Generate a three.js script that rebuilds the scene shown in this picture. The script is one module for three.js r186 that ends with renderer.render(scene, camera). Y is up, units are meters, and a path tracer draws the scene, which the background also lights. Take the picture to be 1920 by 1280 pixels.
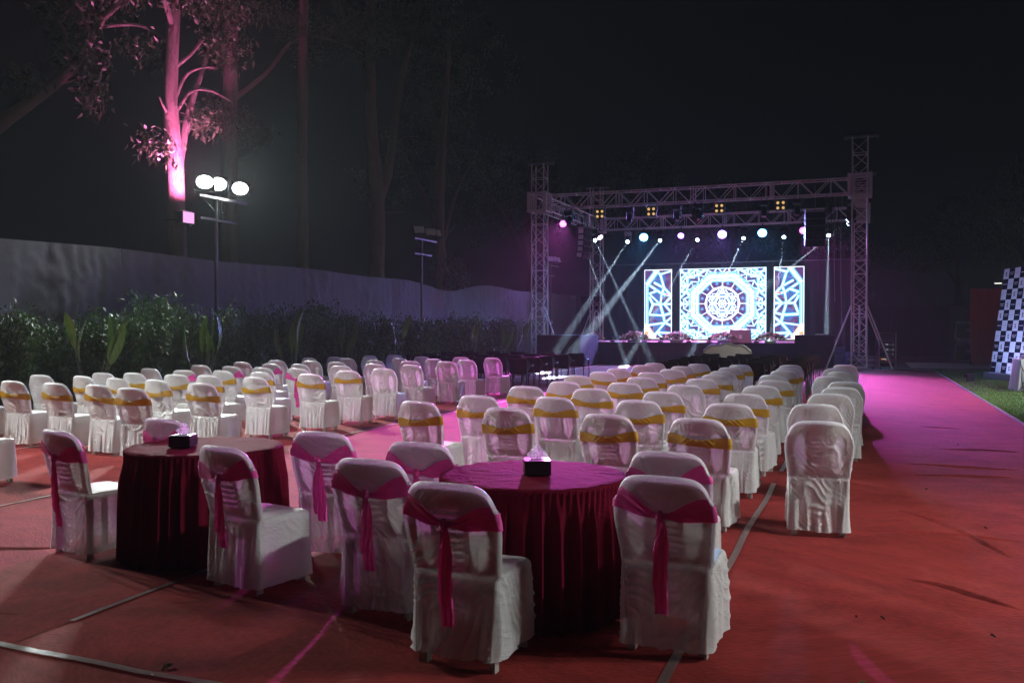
import * as THREE from 'three';
import { mergeGeometries } from 'three/addons/utils/BufferGeometryUtils.js';
import { RoundedBoxGeometry } from 'three/addons/geometries/RoundedBoxGeometry.js';
import { RectAreaLightUniformsLib } from 'three/addons/lights/RectAreaLightUniformsLib.js';
import { createNoise2D, createNoise3D } from 'simplex-noise';

// ------------------------------------------------------------------ camera, sky, exposure
const scene = new THREE.Scene();
const camera = new THREE.PerspectiveCamera(41.71, 1024 / 682, 0.1, 600);
camera.rotation.order = 'YXZ';
camera.position.set(0, 1.59, 0);
camera.rotation.set(-0.01548, 0.37325, 0);
scene.add(camera);

const renderer = new THREE.WebGLRenderer({ antialias: true });
renderer.toneMapping = THREE.LinearToneMapping;
renderer.toneMappingExposure = 1.0;
renderer.shadowMap.enabled = true;
RectAreaLightUniformsLib.init();

{ // night sky with a little town glow low down
  const w = 64, h = 32, d = new Float32Array(w * h * 4);
  for (let j = 0; j < h; j++) for (let i = 0; i < w; i++) {
    const e = (j + 0.5) / h * Math.PI - Math.PI / 2, k = Math.max(0, Math.sin(e));
    const g = 1 - 0.35 * k, o = (j * w + i) * 4;
    d[o] = 0.0012 * g; d[o + 1] = 0.0014 * g; d[o + 2] = 0.0024 * g; d[o + 3] = 1;
  }
  const t = new THREE.DataTexture(d, w, h, THREE.RGBAFormat, THREE.FloatType);
  t.mapping = THREE.EquirectangularReflectionMapping; t.magFilter = THREE.LinearFilter; t.needsUpdate = true;
  scene.background = t; scene.environment = t;
}
scene.fog = new THREE.FogExp2(0xdfe6ea, 0.0009);

// strengths of the place's lamps
const FLOOD = 62, FLOODC = new THREE.Color(0.93, 1.0, 0.97);

// ------------------------------------------------------------------ helpers
function rnd(seed) { let a = seed >>> 0; return () => { a |= 0; a = a + 0x6D2B79F5 | 0; let t = Math.imul(a ^ a >>> 15, 1 | a); t = t + Math.imul(t ^ t >>> 7, 61 | t) ^ t; return ((t ^ t >>> 14) >>> 0) / 4294967296; }; }
const V = (x, y, z) => new THREE.Vector3(x, y, z);
const PI = Math.PI, sin = Math.sin, cos = Math.cos, abs = Math.abs, min = Math.min, max = Math.max, sqrt = Math.sqrt, pow = Math.pow;
const lerp = (a, b, t) => a + (b - a) * t, clamp = (x, a, b) => min(b, max(a, x)), sstep = (a, b, x) => { const t = clamp((x - a) / (b - a), 0, 1); return t * t * (3 - 2 * t); };
const taken = new Map();
function numbered(n) { const k = taken.get(n) ?? 0; taken.set(n, k + 1); return k ? n + '_' + String(k).padStart(3, '0') : n; }
function shade(o) { o.traverse((c) => { if (c.isMesh) { c.castShadow = true; c.receiveShadow = true; } }); return o; }
function tag(o, label, category, group) { o.userData = { label, category }; if (group) o.userData.group = group; return o; }
function thing(name, label, category, pos = [0, 0, 0], turn = 0, group) {
  const o = new THREE.Group(); o.name = numbered(name); scene.add(o); o.position.set(...pos); o.rotation.y = turn;
  return tag(o, label, category, group);
}
function part(name, geo, mat, parent, pos, rot) {
  const m = new THREE.Mesh(geo, mat); m.name = name; m.castShadow = m.receiveShadow = true;
  if (pos) m.position.set(...pos); if (rot) m.rotation.set(...rot);
  parent.add(m); return m;
}
function single(name, geo, mat, label, category, group, pos, rot) { const m = part(numbered(name), geo, mat, scene, pos, rot); return tag(m, label, category, group); }
function structure(name, geo, mat, pos) { const m = part(numbered(name), geo, mat, scene, pos); m.userData = { kind: 'structure' }; return m; }
function dup(o, label, pos, turn, group) {
  const c = o.clone(); c.name = numbered(o.name.replace(/_\d{3}$/, '')); scene.add(c); c.position.set(...pos); c.rotation.y = turn;
  return tag(c, label, o.userData.category, group ?? o.userData.group);
}
function box(w, h, d, x = 0, y = 0, z = 0) { const g = new THREE.BoxGeometry(w, h, d); g.translate(x, y, z); return g; }
function rbox(w, h, d, r, x = 0, y = 0, z = 0) { const g = new RoundedBoxGeometry(w, h, d, 2, r); g.translate(x, y, z); return g; }
function bar(a, b, r, seg = 6, r2 = r) { // a round bar from a to b
  const d = b.clone().sub(a), l = d.length(), g = new THREE.CylinderGeometry(r2, r, l, seg, 1);
  g.translate(0, l / 2, 0); g.applyQuaternion(new THREE.Quaternion().setFromUnitVectors(V(0, 1, 0), d.normalize())); g.translate(a.x, a.y, a.z); return g;
}
function tube(pts, r, seg = 24, rad = 6) { return new THREE.TubeGeometry(new THREE.CatmullRomCurve3(pts), seg, r, rad); }
function gridGeo(nu, nv, f, closeU = false) { // surface of points f(i, j); uv from its 4th and 5th entries
  const P = [], UVs = [], I = [];
  for (let j = 0; j <= nv; j++) for (let i = 0; i <= nu; i++) { const p = f(i, j); P.push(p[0], p[1], p[2]); UVs.push(p[3] ?? i / nu, p[4] ?? j / nv); }
  const w = nu + 1;
  for (let j = 0; j < nv; j++) for (let i = 0; i < nu; i++) { const a = j * w + i; I.push(a, a + 1, a + w, a + 1, a + w + 1, a + w); }
  const g = new THREE.BufferGeometry();
  g.setAttribute('position', new THREE.Float32BufferAttribute(P, 3)); g.setAttribute('uv', new THREE.Float32BufferAttribute(UVs, 2)); g.setIndex(I);
  g.computeVertexNormals();
  if (closeU) { const n = g.attributes.normal; for (let j = 0; j <= nv; j++) { const a = j * w, b = a + nu; const v = V(n.getX(a) + n.getX(b), n.getY(a) + n.getY(b), n.getZ(a) + n.getZ(b)).normalize(); n.setXYZ(a, v.x, v.y, v.z); n.setXYZ(b, v.x, v.y, v.z); } }
  return g;
}
function merge(list) { return mergeGeometries(list.map((g) => { const q = g.index ? g.toNonIndexed() : g; for (const k of Object.keys(q.attributes)) if (!['position', 'normal', 'uv'].includes(k)) q.deleteAttribute(k); return q; })); }
function noiseTex(size, f, srgb = false, repeat = 1) {
  const d = new Uint8Array(size * size * 4);
  for (let j = 0; j < size; j++) for (let i = 0; i < size; i++) { const c = f(i / size, j / size), o = (j * size + i) * 4; d[o] = clamp(c[0], 0, 1) * 255; d[o + 1] = clamp(c[1], 0, 1) * 255; d[o + 2] = clamp(c[2], 0, 1) * 255; d[o + 3] = 255; }
  const t = new THREE.DataTexture(d, size, size); t.wrapS = t.wrapT = THREE.RepeatWrapping; t.magFilter = t.minFilter = THREE.LinearFilter; if (srgb) t.colorSpace = THREE.SRGBColorSpace; t.repeat.set(repeat, repeat); t.needsUpdate = true; return t;
}
const n2 = createNoise2D(rnd(11)), n3 = createNoise3D(rnd(12));
function tile(u, v, f, s = 0) { // noise that repeats over the unit square
  const a = u * 2 * PI, b = v * 2 * PI, r = f / (2 * PI);
  return n3(cos(a) * r + 3.1 + s, sin(a) * r + cos(b) * r * 1.3 + 1.7, sin(b) * r * 1.3 + s * 1.7);
}
const fbm = (u, v, f, s) => 0.55 * tile(u, v, f, s) + 0.3 * tile(u, v, f * 2.1, s + 5) + 0.15 * tile(u, v, f * 4.3, s + 9);
const std = (c, rough = 0.7, extra = {}) => new THREE.MeshStandardMaterial({ color: Array.isArray(c) ? new THREE.Color().setRGB(...c) : c, roughness: rough, ...extra });
const phy = (c, rough = 0.7, extra = {}) => new THREE.MeshPhysicalMaterial({ color: Array.isArray(c) ? new THREE.Color().setRGB(...c) : c, roughness: rough, ...extra });
const glow = (r, g, b, k = 1) => std([0.02, 0.02, 0.02], 0.5, { emissive: new THREE.Color().setRGB(r, g, b), emissiveIntensity: k });

// ------------------------------------------------------------------ materials
const clothBump = noiseTex(512, (u, v) => { const a = fbm(u, v, 9, 1), b = tile(u, v, 26, 4); const k = 0.5 + 0.35 * a + 0.15 * b; return [k, k, k]; });
const creaseBump = noiseTex(1024, (u, v) => { const wx = 0.035 * tile(u, v, 9, 21), wy = 0.035 * tile(u, v, 9, 22), a = tile((u + wx + 1) % 1, (v + wy + 1) % 1, 26, 23), b = tile((u - wy + 1) % 1, (v + wx + 1) % 1, 60, 24), m = clamp(0.5 + tile(u, v, 8, 25), 0, 1); const k = 0.75 * pow(1 - abs(a), 5) * m + 0.35 * pow(1 - abs(b), 6) * (1 - 0.5 * m); return [k, k, k]; });
const fineBump = noiseTex(256, (u, v) => { const k = 0.5 + 0.5 * fbm(u, v, 40, 2); return [k, k, k]; });
const carpetCol = noiseTex(1024, (u, v) => { const k = 0.82 + 0.20 * fbm(u, v, 9, 3) + 0.10 * tile(u, v, 60, 8) - 0.16 * max(0, fbm(u, v, 22, 12) - 0.25), d = 0.95 + 0.12 * max(0, fbm(u, v, 14, 6)); return [k, k * d, k * d]; }, false);
const carpetBump = noiseTex(1024, (u, v) => { const k = 0.5 + 0.4 * fbm(u, v, 11, 7) + 0.2 * tile(u, v, 90, 3); return [k, k, k]; });
const barkBump = noiseTex(512, (u, v) => { const w = tile(u, v, 6, 2) * 0.08; const k = 0.5 + 0.5 * tile((u + w) % 1, v * 0.18, 46, 5) * (0.6 + 0.4 * tile(u, v, 18, 3)); return [k, k, k]; });
const M = {
  cover: phy([0.86, 0.855, 0.85], 0.60, { transmission: 0.44, thickness: 0, bumpMap: creaseBump, bumpScale: 0.0045, clearcoat: 0.45, clearcoatRoughness: 0.34, side: THREE.DoubleSide }),
  gold: phy([0.56, 0.31, 0.008], 0.34, { bumpMap: creaseBump, bumpScale: 0.005, side: THREE.DoubleSide, sheen: 0.4 }),
  pink: phy([0.95, 0.10, 0.48], 0.7, { transmission: 0.14, thickness: 0, bumpMap: creaseBump, bumpScale: 0.003, side: THREE.DoubleSide }),
  plastic: std([0.62, 0.60, 0.57], 0.5, { side: THREE.DoubleSide }),
  legPlastic: std([0.42, 0.38, 0.34], 0.6),
  blackPlastic: std([0.012, 0.012, 0.013], 0.38, { side: THREE.DoubleSide }),
  velvet: phy([0.125, 0.006, 0.020], 0.7, { ior: 1.12, specularIntensity: 0.12, sheen: 0.05, sheenColor: new THREE.Color(0.4, 0.05, 0.10), sheenRoughness: 0.4, side: THREE.DoubleSide, bumpMap: clothBump, bumpScale: 0.004 }),
  carpet: phy([0.27, 0.030, 0.027], 0.85, { specularIntensity: 0.22, map: carpetCol, bumpMap: carpetBump, bumpScale: 0.006 }),
  tape: phy([0.40, 0.26, 0.24], 0.35, { transmission: 0.8, thickness: 0, bumpMap: fineBump, bumpScale: 0.002 }),
  alu: std([0.74, 0.74, 0.75], 0.42, { metalness: 0.15 }),
  steel: std([0.28, 0.28, 0.29], 0.45, { metalness: 0.6 }),
  black: std([0.012, 0.012, 0.014], 0.55),
  blackCloth: std([0.016, 0.014, 0.022], 0.9, { side: THREE.DoubleSide, bumpMap: clothBump, bumpScale: 0.008 }),
  fence: std([0.13, 0.13, 0.138], 0.9, { side: THREE.DoubleSide, bumpMap: clothBump, bumpScale: 0.003 }),
  redCloth: std([0.55, 0.018, 0.03], 0.85, { side: THREE.DoubleSide, bumpMap: clothBump, bumpScale: 0.008 }),
  post: std([0.11, 0.10, 0.10], 0.55, { metalness: 0.4 }),
  paleBox: std([0.7, 0.7, 0.68], 0.5),
  leaf: phy([0.05, 0.115, 0.028], 0.66, { transmission: 0.2, thickness: 0, side: THREE.DoubleSide }),
  leafPale: phy([0.075, 0.14, 0.04], 0.62, { transmission: 0.25, thickness: 0, side: THREE.DoubleSide }),
  bananaLeaf: phy([0.14, 0.24, 0.045], 0.42, { transmission: 0.35, thickness: 0, side: THREE.DoubleSide }),
  stalk: std([0.12, 0.17, 0.06], 0.55),
  treeLeaf: phy([0.06, 0.08, 0.035], 0.5, { transmission: 0.25, thickness: 0, side: THREE.DoubleSide }),
  bark: std([0.17, 0.13, 0.105], 0.95, { bumpMap: barkBump, bumpScale: 0.03 }),
  ground: std([0.06, 0.055, 0.042], 0.95),
  lawn: std([0.07, 0.12, 0.026], 0.95),
  grass: phy([0.12, 0.24, 0.035], 0.6, { transmission: 0.2, thickness: 0, side: THREE.DoubleSide }),
  path: std([0.36, 0.36, 0.34], 0.9),
  wall: std([0.05, 0.05, 0.055], 0.9),
  tissue: phy([0.85, 0.86, 0.88], 0.9, { transmission: 0.3, thickness: 0, side: THREE.DoubleSide }),
  glossBlack: std([0.012, 0.012, 0.014], 0.22),
  cable: std([0.012, 0.012, 0.012], 0.6),
  cream: std([0.62, 0.58, 0.48], 0.6),
  silver: std([0.6, 0.58, 0.53], 0.35, { metalness: 0.7 }),
  petal: phy([0.72, 0.55, 0.52], 0.7, { transmission: 0.25, thickness: 0, side: THREE.DoubleSide }),
  petalPink: phy([0.62, 0.24, 0.28], 0.7, { transmission: 0.25, thickness: 0, side: THREE.DoubleSide }),
  caseBlue: std([0.10, 0.12, 0.26], 0.6),
  stageTop: std([0.36, 0.05, 0.10], 0.9, { bumpMap: carpetBump, bumpScale: 0.006 }),
};

// ------------------------------------------------------------------ ground, carpet, lawn
structure('ground', new THREE.PlaneGeometry(500, 500).rotateX(-PI / 2), M.ground, [0, -0.03, -60]);
const lawn = structure('lawn', new THREE.PlaneGeometry(30, 44).rotateX(-PI / 2), M.lawn, [17.5, -0.012, -16.5]);
structure('path', new THREE.PlaneGeometry(26, 6.2).rotateX(-PI / 2), M.path, [14.8, -0.008, -41.8]);
{
  const carpet = new THREE.Group(); carpet.name = 'red_carpet'; carpet.userData = { kind: 'structure' }; scene.add(carpet);
  const edges = [-13.35, -10.22, -7.10, -3.96, -0.82, 2.44];
  for (let k = 0; k < 5; k++) {
    const a = edges[k] + 0.004, b = edges[k + 1] - 0.004, z0 = 5, z1 = -36.45, nz = 260, nx = 24;
    const g = gridGeo(nx, nz, (i, j) => {
      const x = lerp(a, b, i / nx), z = lerp(z0, z1, j / nz), e = min(i, nx - i) / nx * 2;
      const y = 0.005 + (0.006 * n2(x * 0.7 + k * 7, z * 0.5) + 0.004 * pow(1 - abs(n2(x * 0.5 + 3, z * 1.3 + 9)), 3) + 0.002 * n2(x * 2.6, z * 2.1)) * sstep(0, 0.25, e) + 0.004;
      return [x, y, z, x * 0.27, z * 0.27];
    });
    part('carpet_strip', g, M.carpet, carpet);
    if (k) for (let q = 0; q < 6; q++) { // clear tape over the joints, in lengths
      const r = rnd(k * 31 + q), s0 = 3 - q * 6.6, s1 = s0 - 6.2 + r() * 0.5, w = 0.017 + r() * 0.008;
      part('tape', gridGeo(2, 60, (i, j) => { const z = lerp(s0, s1, j / 60), x = edges[k] + (i - 1) * w + 0.012 * n2(z * 0.5, k * 3 + 0.5); return [x, 0.0165 + 0.002 * n2(x * 20, z * 6), z, x * 4, z * 4]; }), M.tape, carpet);
    }
  }
  // cross joint near the camera, taped too
  part('tape', gridGeo(80, 2, (i, j) => { const x = lerp(-8, -2.6, i / 80), z = -3.2 + 0.02 * (x + 4) + (j - 1) * 0.022 + 0.01 * n2(x, 4); return [x, 0.0195 + 0.002 * n2(x * 6, z * 20), z, x * 4, z * 4]; }), M.tape, carpet);
  // folds standing up in the carpet: [points], height, width
  const folds = [[[[0.25, -6.12], [0.44, -6.03], [0.65, -5.84], [0.85, -5.68]], 0.03, 0.035], [[[-0.06, -7.46], [0.32, -7.5], [0.66, -7.55], [1.12, -7.51]], 0.022, 0.035], [[[0.3, -8.46], [0.51, -8.12], [0.71, -7.72], [0.85, -7.34], [0.97, -6.97]], 0.024, 0.045], [[[0.42, -11.35], [0.92, -11.29], [1.66, -11.25]], 0.018, 0.04], [[[0.45, -10.47], [0.97, -10.6], [1.58, -10.7]], 0.016, 0.04], [[[0.86, -12.84], [1.49, -12.93], [1.9, -12.88]], 0.016, 0.04], [[[0.78, -15.71], [1.12, -15.59], [1.49, -15.5]], 0.014, 0.04], [[[-6.8, -4.8], [-5.9, -4.6], [-5.1, -4.9]], 0.014, 0.05], [[[-5.6, -3.9], [-4.9, -3.5], [-4.3, -3.6]], 0.014, 0.05], [[[-0.3, -3.6], [0.5, -3.75], [1.4, -3.6]], 0.012, 0.06], [[[-6.9, -8.2], [-6.0, -8.6], [-5.0, -8.3]], 0.012, 0.05]];
  for (const [pts, h, w] of folds) {
    const c = new THREE.CatmullRomCurve3(pts.map(([x, z]) => V(x, 0, z)));
    part('carpet_fold', gridGeo(48, 8, (i, j) => {
      const t = i / 48, p = c.getPoint(t), d = c.getTangent(t), q = j / 8 * 2 - 1, e = sin(PI * clamp(t, 0.001, 0.999));
      const s = q * w * (0.6 + 0.4 * e), y = 0.009 + h * pow(e, 0.7) * pow(cos(q * PI / 2), 1.5) - 0.004 * abs(q);
      return [p.x - d.z * s, y, p.z + d.x * s, (p.x - d.z * s) * 0.27, (p.z + d.x * s) * 0.27];
    }), M.carpet, carpet);
  }
  // lawn kerb strip beside the carpet
  const kerb = part('edging', box(0.05, 0.03, 22, 2.475, 0.003, -25.4), M.steel, carpet); kerb.castShadow = true;
}
{ // grass blades on the lawn in view
  const r = rnd(5), N = 90000, blade = new THREE.BufferGeometry();
  blade.setAttribute('position', new THREE.Float32BufferAttribute([-0.006, 0, 0, 0.006, 0, 0, 0.003, 0.055, 0.012, -0.006, 0, 0.01, 0.006, 0, 0.01, -0.004, 0.045, -0.012, 0.01, 0, -0.01, 0.016, 0, 0.0, 0.02, 0.05, 0.0], 3));
  blade.setIndex([0, 1, 2, 3, 4, 5, 6, 7, 8]); blade.computeVertexNormals();
  const m = new THREE.InstancedMesh(blade, M.grass, N), o = new THREE.Object3D();
  for (let i = 0; i < N; i++) {
    const z = -13.5 - pow(r(), 0.8) * 24, x = 2.52 + r() * (1.2 + (-z - 13) * 0.32);
    o.position.set(x, -0.012, z); o.rotation.set(0, r() * 6.3, 0); const s = 0.7 + r() * 0.7; o.scale.set(s * 1.6, s * (0.75 + 0.3 * n2(x, z)), s * 1.6); o.updateMatrix(); m.setMatrixAt(i, o.matrix);
  }
  m.name = 'lawn_grass'; m.receiveShadow = true; scene.add(m); tag(m, 'short green grass beside the red carpet', 'grass'); m.userData.kind = 'stuff';
}

// ------------------------------------------------------------------ covered chairs
const SEAT = 0.455, TOPY = 0.885;
const backTop = (xn) => TOPY - 0.10 * pow(abs(xn), 7) - 0.02 * xn * xn;
const backHalf = (s) => lerp(0.215, 0.236, sstep(0, 0.75, s)) - 0.008 * sstep(0.8, 1, s);
const backZ = (s, xn) => 0.205 + 0.135 * s - 0.075 * xn * xn * (0.15 + 0.85 * s);
const backPoint = (s, xn, off = 0) => [xn * backHalf(s), SEAT + s * (backTop(xn) - SEAT), backZ(s, xn) + off];

function coverGeo(seed, style, fine) {
  const r = rnd(seed), nz = createNoise3D(rnd(seed + 500));
  const nR = fine ? 84 : 52, nS = fine ? 40 : 24, nF = fine ? 40 : 22, N = nR + nS + nF + nS;
  const hem = style.hem ?? (0.05 + r() * 0.03), ph = r() * 6, tiltA = style.diag ?? (r() - 0.5) * 2;
  const TH = 0.034;
  // where a loop index lies: section and its fraction
  const sec = (i) => { i = ((i % N) + N) % N; if (i < nR) return [0, i / nR]; i -= nR; if (i < nS) return [1, i / nS]; i -= nS; if (i < nF) return [2, i / nF]; return [3, (i - nF) / nS]; };
  function skirt(i, y) {
    const k = clamp((y - hem) / (SEAT - hem), 0, 1), hw = lerp(0.232, 0.222, pow(k, 0.8)), zf = lerp(-0.248, -0.225, k), zr = lerp(0.235, 0.205, pow(k, 0.7)), rr = 0.05, rb = lerp(0.045, 0.018, k);
    const [s, q] = sec(i); let x, z;
    const side = (q) => { // from the back corner to the front corner
      if (q < 0.25) { const a = q / 0.25 * PI / 2; return [hw - rb + rb * sin(a), zr - rb + rb * cos(a)]; }
      if (q > 0.75) { const a = (q - 0.75) / 0.25 * PI / 2; return [hw - rr + rr * cos(a), zf + rr - rr * sin(a)]; }
      return [hw, lerp(zr - rb, zf + rr, (q - 0.25) / 0.5)];
    };
    if (s === 0) { x = lerp(-(hw - rb), hw - rb, q); z = zr - 0.011 * pow(x / hw, 2) * k; }
    else if (s === 1) { [x, z] = side(q); }
    else if (s === 2) { x = lerp(hw - rr, -(hw - rr), q); z = zf; }
    else { [x, z] = side(1 - q); x = -x; }
    // hanging folds, deeper towards the hem
    const per = i / N * 2 * PI, dep = pow(1 - k, 0.8);
    let d = (0.006 * sin(per * 11 + 2.2 * nz(cos(per) * 1.6, sin(per) * 1.6, ph) + ph) + 0.012 * nz(cos(per) * 3.4, sin(per) * 3.4, k * 0.7 + ph)) * dep;
    const wr = s === 0 ? wrinkle(x, y, 1) : s === 2 ? wrinkle(x + 2, y, 0.5) : wrinkle(z * 0.8 + s, y, 0.6 * sstep(0, 0.3, s === 1 ? q : 1 - q));
    d += wr; const nx = s === 1 ? 1 : s === 3 ? -1 : 0, nzv = s === 0 ? 1 : s === 2 ? -1 : 0;
    return [x + nx * d + 0.006 * nz(x * 4, y * 4, ph) * dep, y + (y <= hem + 1e-6 ? 0.009 * nz(cos(per) * 1.1, sin(per) * 1.1, ph + 3) : 0), z + nzv * d];
  }
  function wrinkle(x, y, k) { // drawn folds of the satin: patches of ridges that swing and fan out
    const amp = style.amp ?? 0.008, a = tiltA, sw = style.swag ?? 0;
    const u = x * cos(a) + y * sin(a), v = -x * sin(a) + y * cos(a) - sw * x * x * 2.2;
    const f = style.freq ?? 58, ph1 = v * f * (1 + 0.25 * nz(u * 2, v * 2, ph)) + 2.4 * nz(u * 4, v * 3, ph + 4), mask = sstep(-0.35, 0.45, nz(x * 4.5 + 2, y * 3.2, ph + 8));
    const ph2 = (v * cos(0.5) + u * sin(0.5)) * f * 1.7 + 2 * nz(u * 6, v * 6, ph + 1), low = nz(x * 4.5, y * 3.5, ph + 2);
    const lo = style.upper ? 1 : 1 - sstep(0.66, 0.76, y) * 0.7;
    return amp * k * lo * (mask * (1.1 * pow(1 - abs(sin(ph1)), 1.8) - 0.35) + 0.35 * (1 - 0.6 * mask) * (pow(1 - abs(sin(ph2)), 2) - 0.4) + 0.4 * low);
  }
  function slab(i, s) {
    const [c, q] = sec(i), W = backHalf(s), rho = TH / 2; let xn, off = 0, dx = 0;
    const edge = (q) => { const a = q * PI; return [rho * sin(a), rho * cos(a)]; };
    if (c === 0) { xn = lerp(-1, 1, q); }
    else if (c === 1) { const [ex, ez] = edge(q); xn = 1; dx = ex * 0.8; off = ez - rho; }
    else if (c === 2) { xn = lerp(1, -1, q); off = -TH; }
    else { const [ex, ez] = edge(1 - q); xn = -1; dx = -ex * 0.8; off = ez - rho; }
    const p = backPoint(s, xn, off);
    // the cloth sinks a little over the openings of the chair inside
    const hole = c === 0 || c === 2 ? sstep(0.42, 0.6, abs(xn)) * (1 - sstep(0.7, 0.86, abs(xn))) * sstep(0.25, 0.4, s) * (1 - sstep(0.66, 0.82, s)) : 0;
    const wr = c === 0 ? wrinkle(p[0], p[1], 1) * (1 - sstep(0.9, 1, s)) : c === 2 ? wrinkle(p[0] + 3, p[1], 0.5) : 0;
    const dz = (c === 2 ? -1 : 1) * (wr - 0.007 * hole);
    return [p[0] + dx, p[1], p[2] + dz];
  }
  const rows = [], nA = fine ? 44 : 26, nD = fine ? 56 : 32;
  for (let j = 0; j <= nA; j++) rows.push((i) => skirt(i, lerp(hem, SEAT - 0.03, j / nA)));
  for (const t of [0.35, 0.7, 1]) rows.push((i) => { // rounded seat edge: the back part stays on the back
    const p = skirt(i, SEAT - 0.03), a = t * PI / 2, q = 1 - sstep(-0.02, 0.16, p[2]);
    const cx = p[0] * (1 - 0.10 * (1 - cos(a)) * q), cz = p[2] * (1 - 0.10 * (1 - cos(a)) * q);
    return [cx, lerp(SEAT - 0.03 + 0.03 * sin(a), SEAT - 0.03 + 0.013 * t, sstep(0.10, 0.19, p[2])), cz];
  });
  for (const t of [0.25, 0.5, 0.75]) rows.push((i) => { // the seat
    const a = rows[nA + 3](i), b = slab(i, 0); const k = t;
    return [lerp(a[0], b[0], k), lerp(SEAT + 0.004 * sin(PI * t) + 0.004 * nz(a[0] * 9, a[2] * 9, t + ph), SEAT - 0.017 + 0.017 * t, sstep(0.10, 0.19, a[2])), lerp(a[2], b[2], k)];
  });
  for (let j = 0; j <= nD; j++) rows.push((i) => slab(i, pow(j / nD, 0.92) * 0.985));
  for (const t of [0.4, 0.75, 1]) rows.push((i) => { // round the top over
    const p = slab(i, 0.985), [c, q] = sec(i), xn = c === 0 ? lerp(-1, 1, q) : c === 1 ? 1 : c === 2 ? lerp(1, -1, q) : -1;
    const m = backPoint(0.985, xn, -TH / 2), a = t * PI / 2, up = 0.018 * sin(a);
    return [lerp(p[0], m[0], 1 - cos(a)), p[1] + up, lerp(p[2], m[2], 1 - cos(a))];
  });
  return gridGeo(N, rows.length - 1, (i, j) => { const p = rows[j](i); return [p[0], p[1], p[2], i / N * 1.9 * 1.5 + seed * 0.37, p[1] * 1.5 + (j > nA + 3 && j < nA + 7 ? p[2] : 0)]; }, true);
}
// the moulded chair inside: back with two tall openings and slots between slats
const frameGeo = (() => {
  const nx = 60, ny = 64, P = [], I = [];
  const open = (xn, s) => {
    const e = pow((abs(xn) - 0.62) / 0.20, 2) + pow((s - 0.42) / 0.36, 2) < 1;
    const slot = abs(xn) < 0.30 && s > 0.16 && s < 0.80 && ((s * 12.5) % 1) < 0.20;
    return e || slot;
  };
  for (let j = 0; j <= ny; j++) for (let i = 0; i <= nx; i++) P.push(...backPoint(0.01 + 0.95 * j / ny, (i / nx * 2 - 1) * 0.97, -0.011));
  for (let j = 0; j < ny; j++) for (let i = 0; i < nx; i++) { if (open(((i + 0.5) / nx * 2 - 1), 0.01 + 0.95 * (j + 0.5) / ny)) continue; const a = j * (nx + 1) + i; I.push(a, a + 1, a + nx + 1, a + 1, a + nx + 2, a + nx + 1); }
  const g = new THREE.BufferGeometry(); g.setAttribute('position', new THREE.Float32BufferAttribute(P, 3)); g.setIndex(I); g.computeVertexNormals(); return g;
})();
const seatGeo = rbox(0.40, 0.02, 0.40, 0.009, 0, SEAT - 0.03, -0.01);
const legGeo = (() => { // a tapering angle-section leg
  const sh = new THREE.Shape(); sh.moveTo(0, 0); sh.lineTo(0.045, 0); sh.lineTo(0.045, 0.014); sh.lineTo(0.014, 0.014); sh.lineTo(0.014, 0.045); sh.lineTo(0, 0.045); sh.closePath();
  const g = new THREE.ExtrudeGeometry(sh, { depth: SEAT - 0.045, bevelEnabled: false, steps: 3 }); g.rotateX(-PI / 2); g.translate(-0.0225, 0, 0.0225); return g;
})();
function sashGeo(kind, seed) { // a band round the back, outside the cover
  const r = rnd(seed), nz = createNoise2D(rnd(seed + 90)), N = 120, rowsN = 10, TH = 0.034, gap = 0.007;
  const drop = kind === 'gold' ? 0.012 + (r() - 0.5) * 0.03 : 0.060 + (r() - 0.5) * 0.015, skew = (r() - 0.5) * 0.05, off0 = (r() - 0.5) * 0.05;
  return gridGeo(N, rowsN, (i, j) => {
    const t = i / N, v = j / rowsN * 2 - 1; let xn, dz, dx = 0, rear = 0;
    const rho = TH / 2 + gap;
    if (t < 0.42) { xn = lerp(-1, 1, t / 0.42); dz = gap; rear = 1; }
    else if (t < 0.5) { const a = (t - 0.42) / 0.08 * PI; xn = 1; dx = rho * sin(a) * 0.8; dz = rho * cos(a) - TH / 2; }
    else if (t < 0.92) { xn = lerp(1, -1, (t - 0.5) / 0.42); dz = -TH - gap; }
    else { const a = (1 - t) / 0.08 * PI; xn = -1; dx = -rho * sin(a) * 0.8; dz = rho * cos(a) - TH / 2; }
    const c = rear ? 1 - sstep(0.05, 0.95, abs(xn)) : 0;
    const yc = (kind === 'gold' ? 0.715 : 0.755) + off0 * (kind === 'gold' ? 1 : 0.4) - drop * c + skew * xn, hh = kind === 'gold' ? lerp(0.043, 0.028, c) : lerp(0.056, 0.014, c * c);
    let y = min(yc + v * hh, backTop(xn) - 0.008 + 0.004 * v); const s = clamp((y - SEAT) / (backTop(xn) - SEAT), 0.02, 0.96);
    const p = backPoint(s, xn, dz);
    let puff = 0;
    if (rear) puff = kind === 'gold' ? 0.009 * abs(sin((xn * 13 + v * 1.8 * Math.sign(xn || 1)) * 1.3)) * (1 - sstep(0.45, 0.6, abs(xn))) + 0.004 * (1 - v * v) * c : 0.006 * sin(v * 9 + 3 * nz(xn * 2, v)) * (0.3 + 0.7 * c) + 0.006 * c;
    return [p[0] + dx, y, p[2] + puff + (rear ? 0.002 : 0), xn, y * 4];
  }, true);
}
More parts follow.
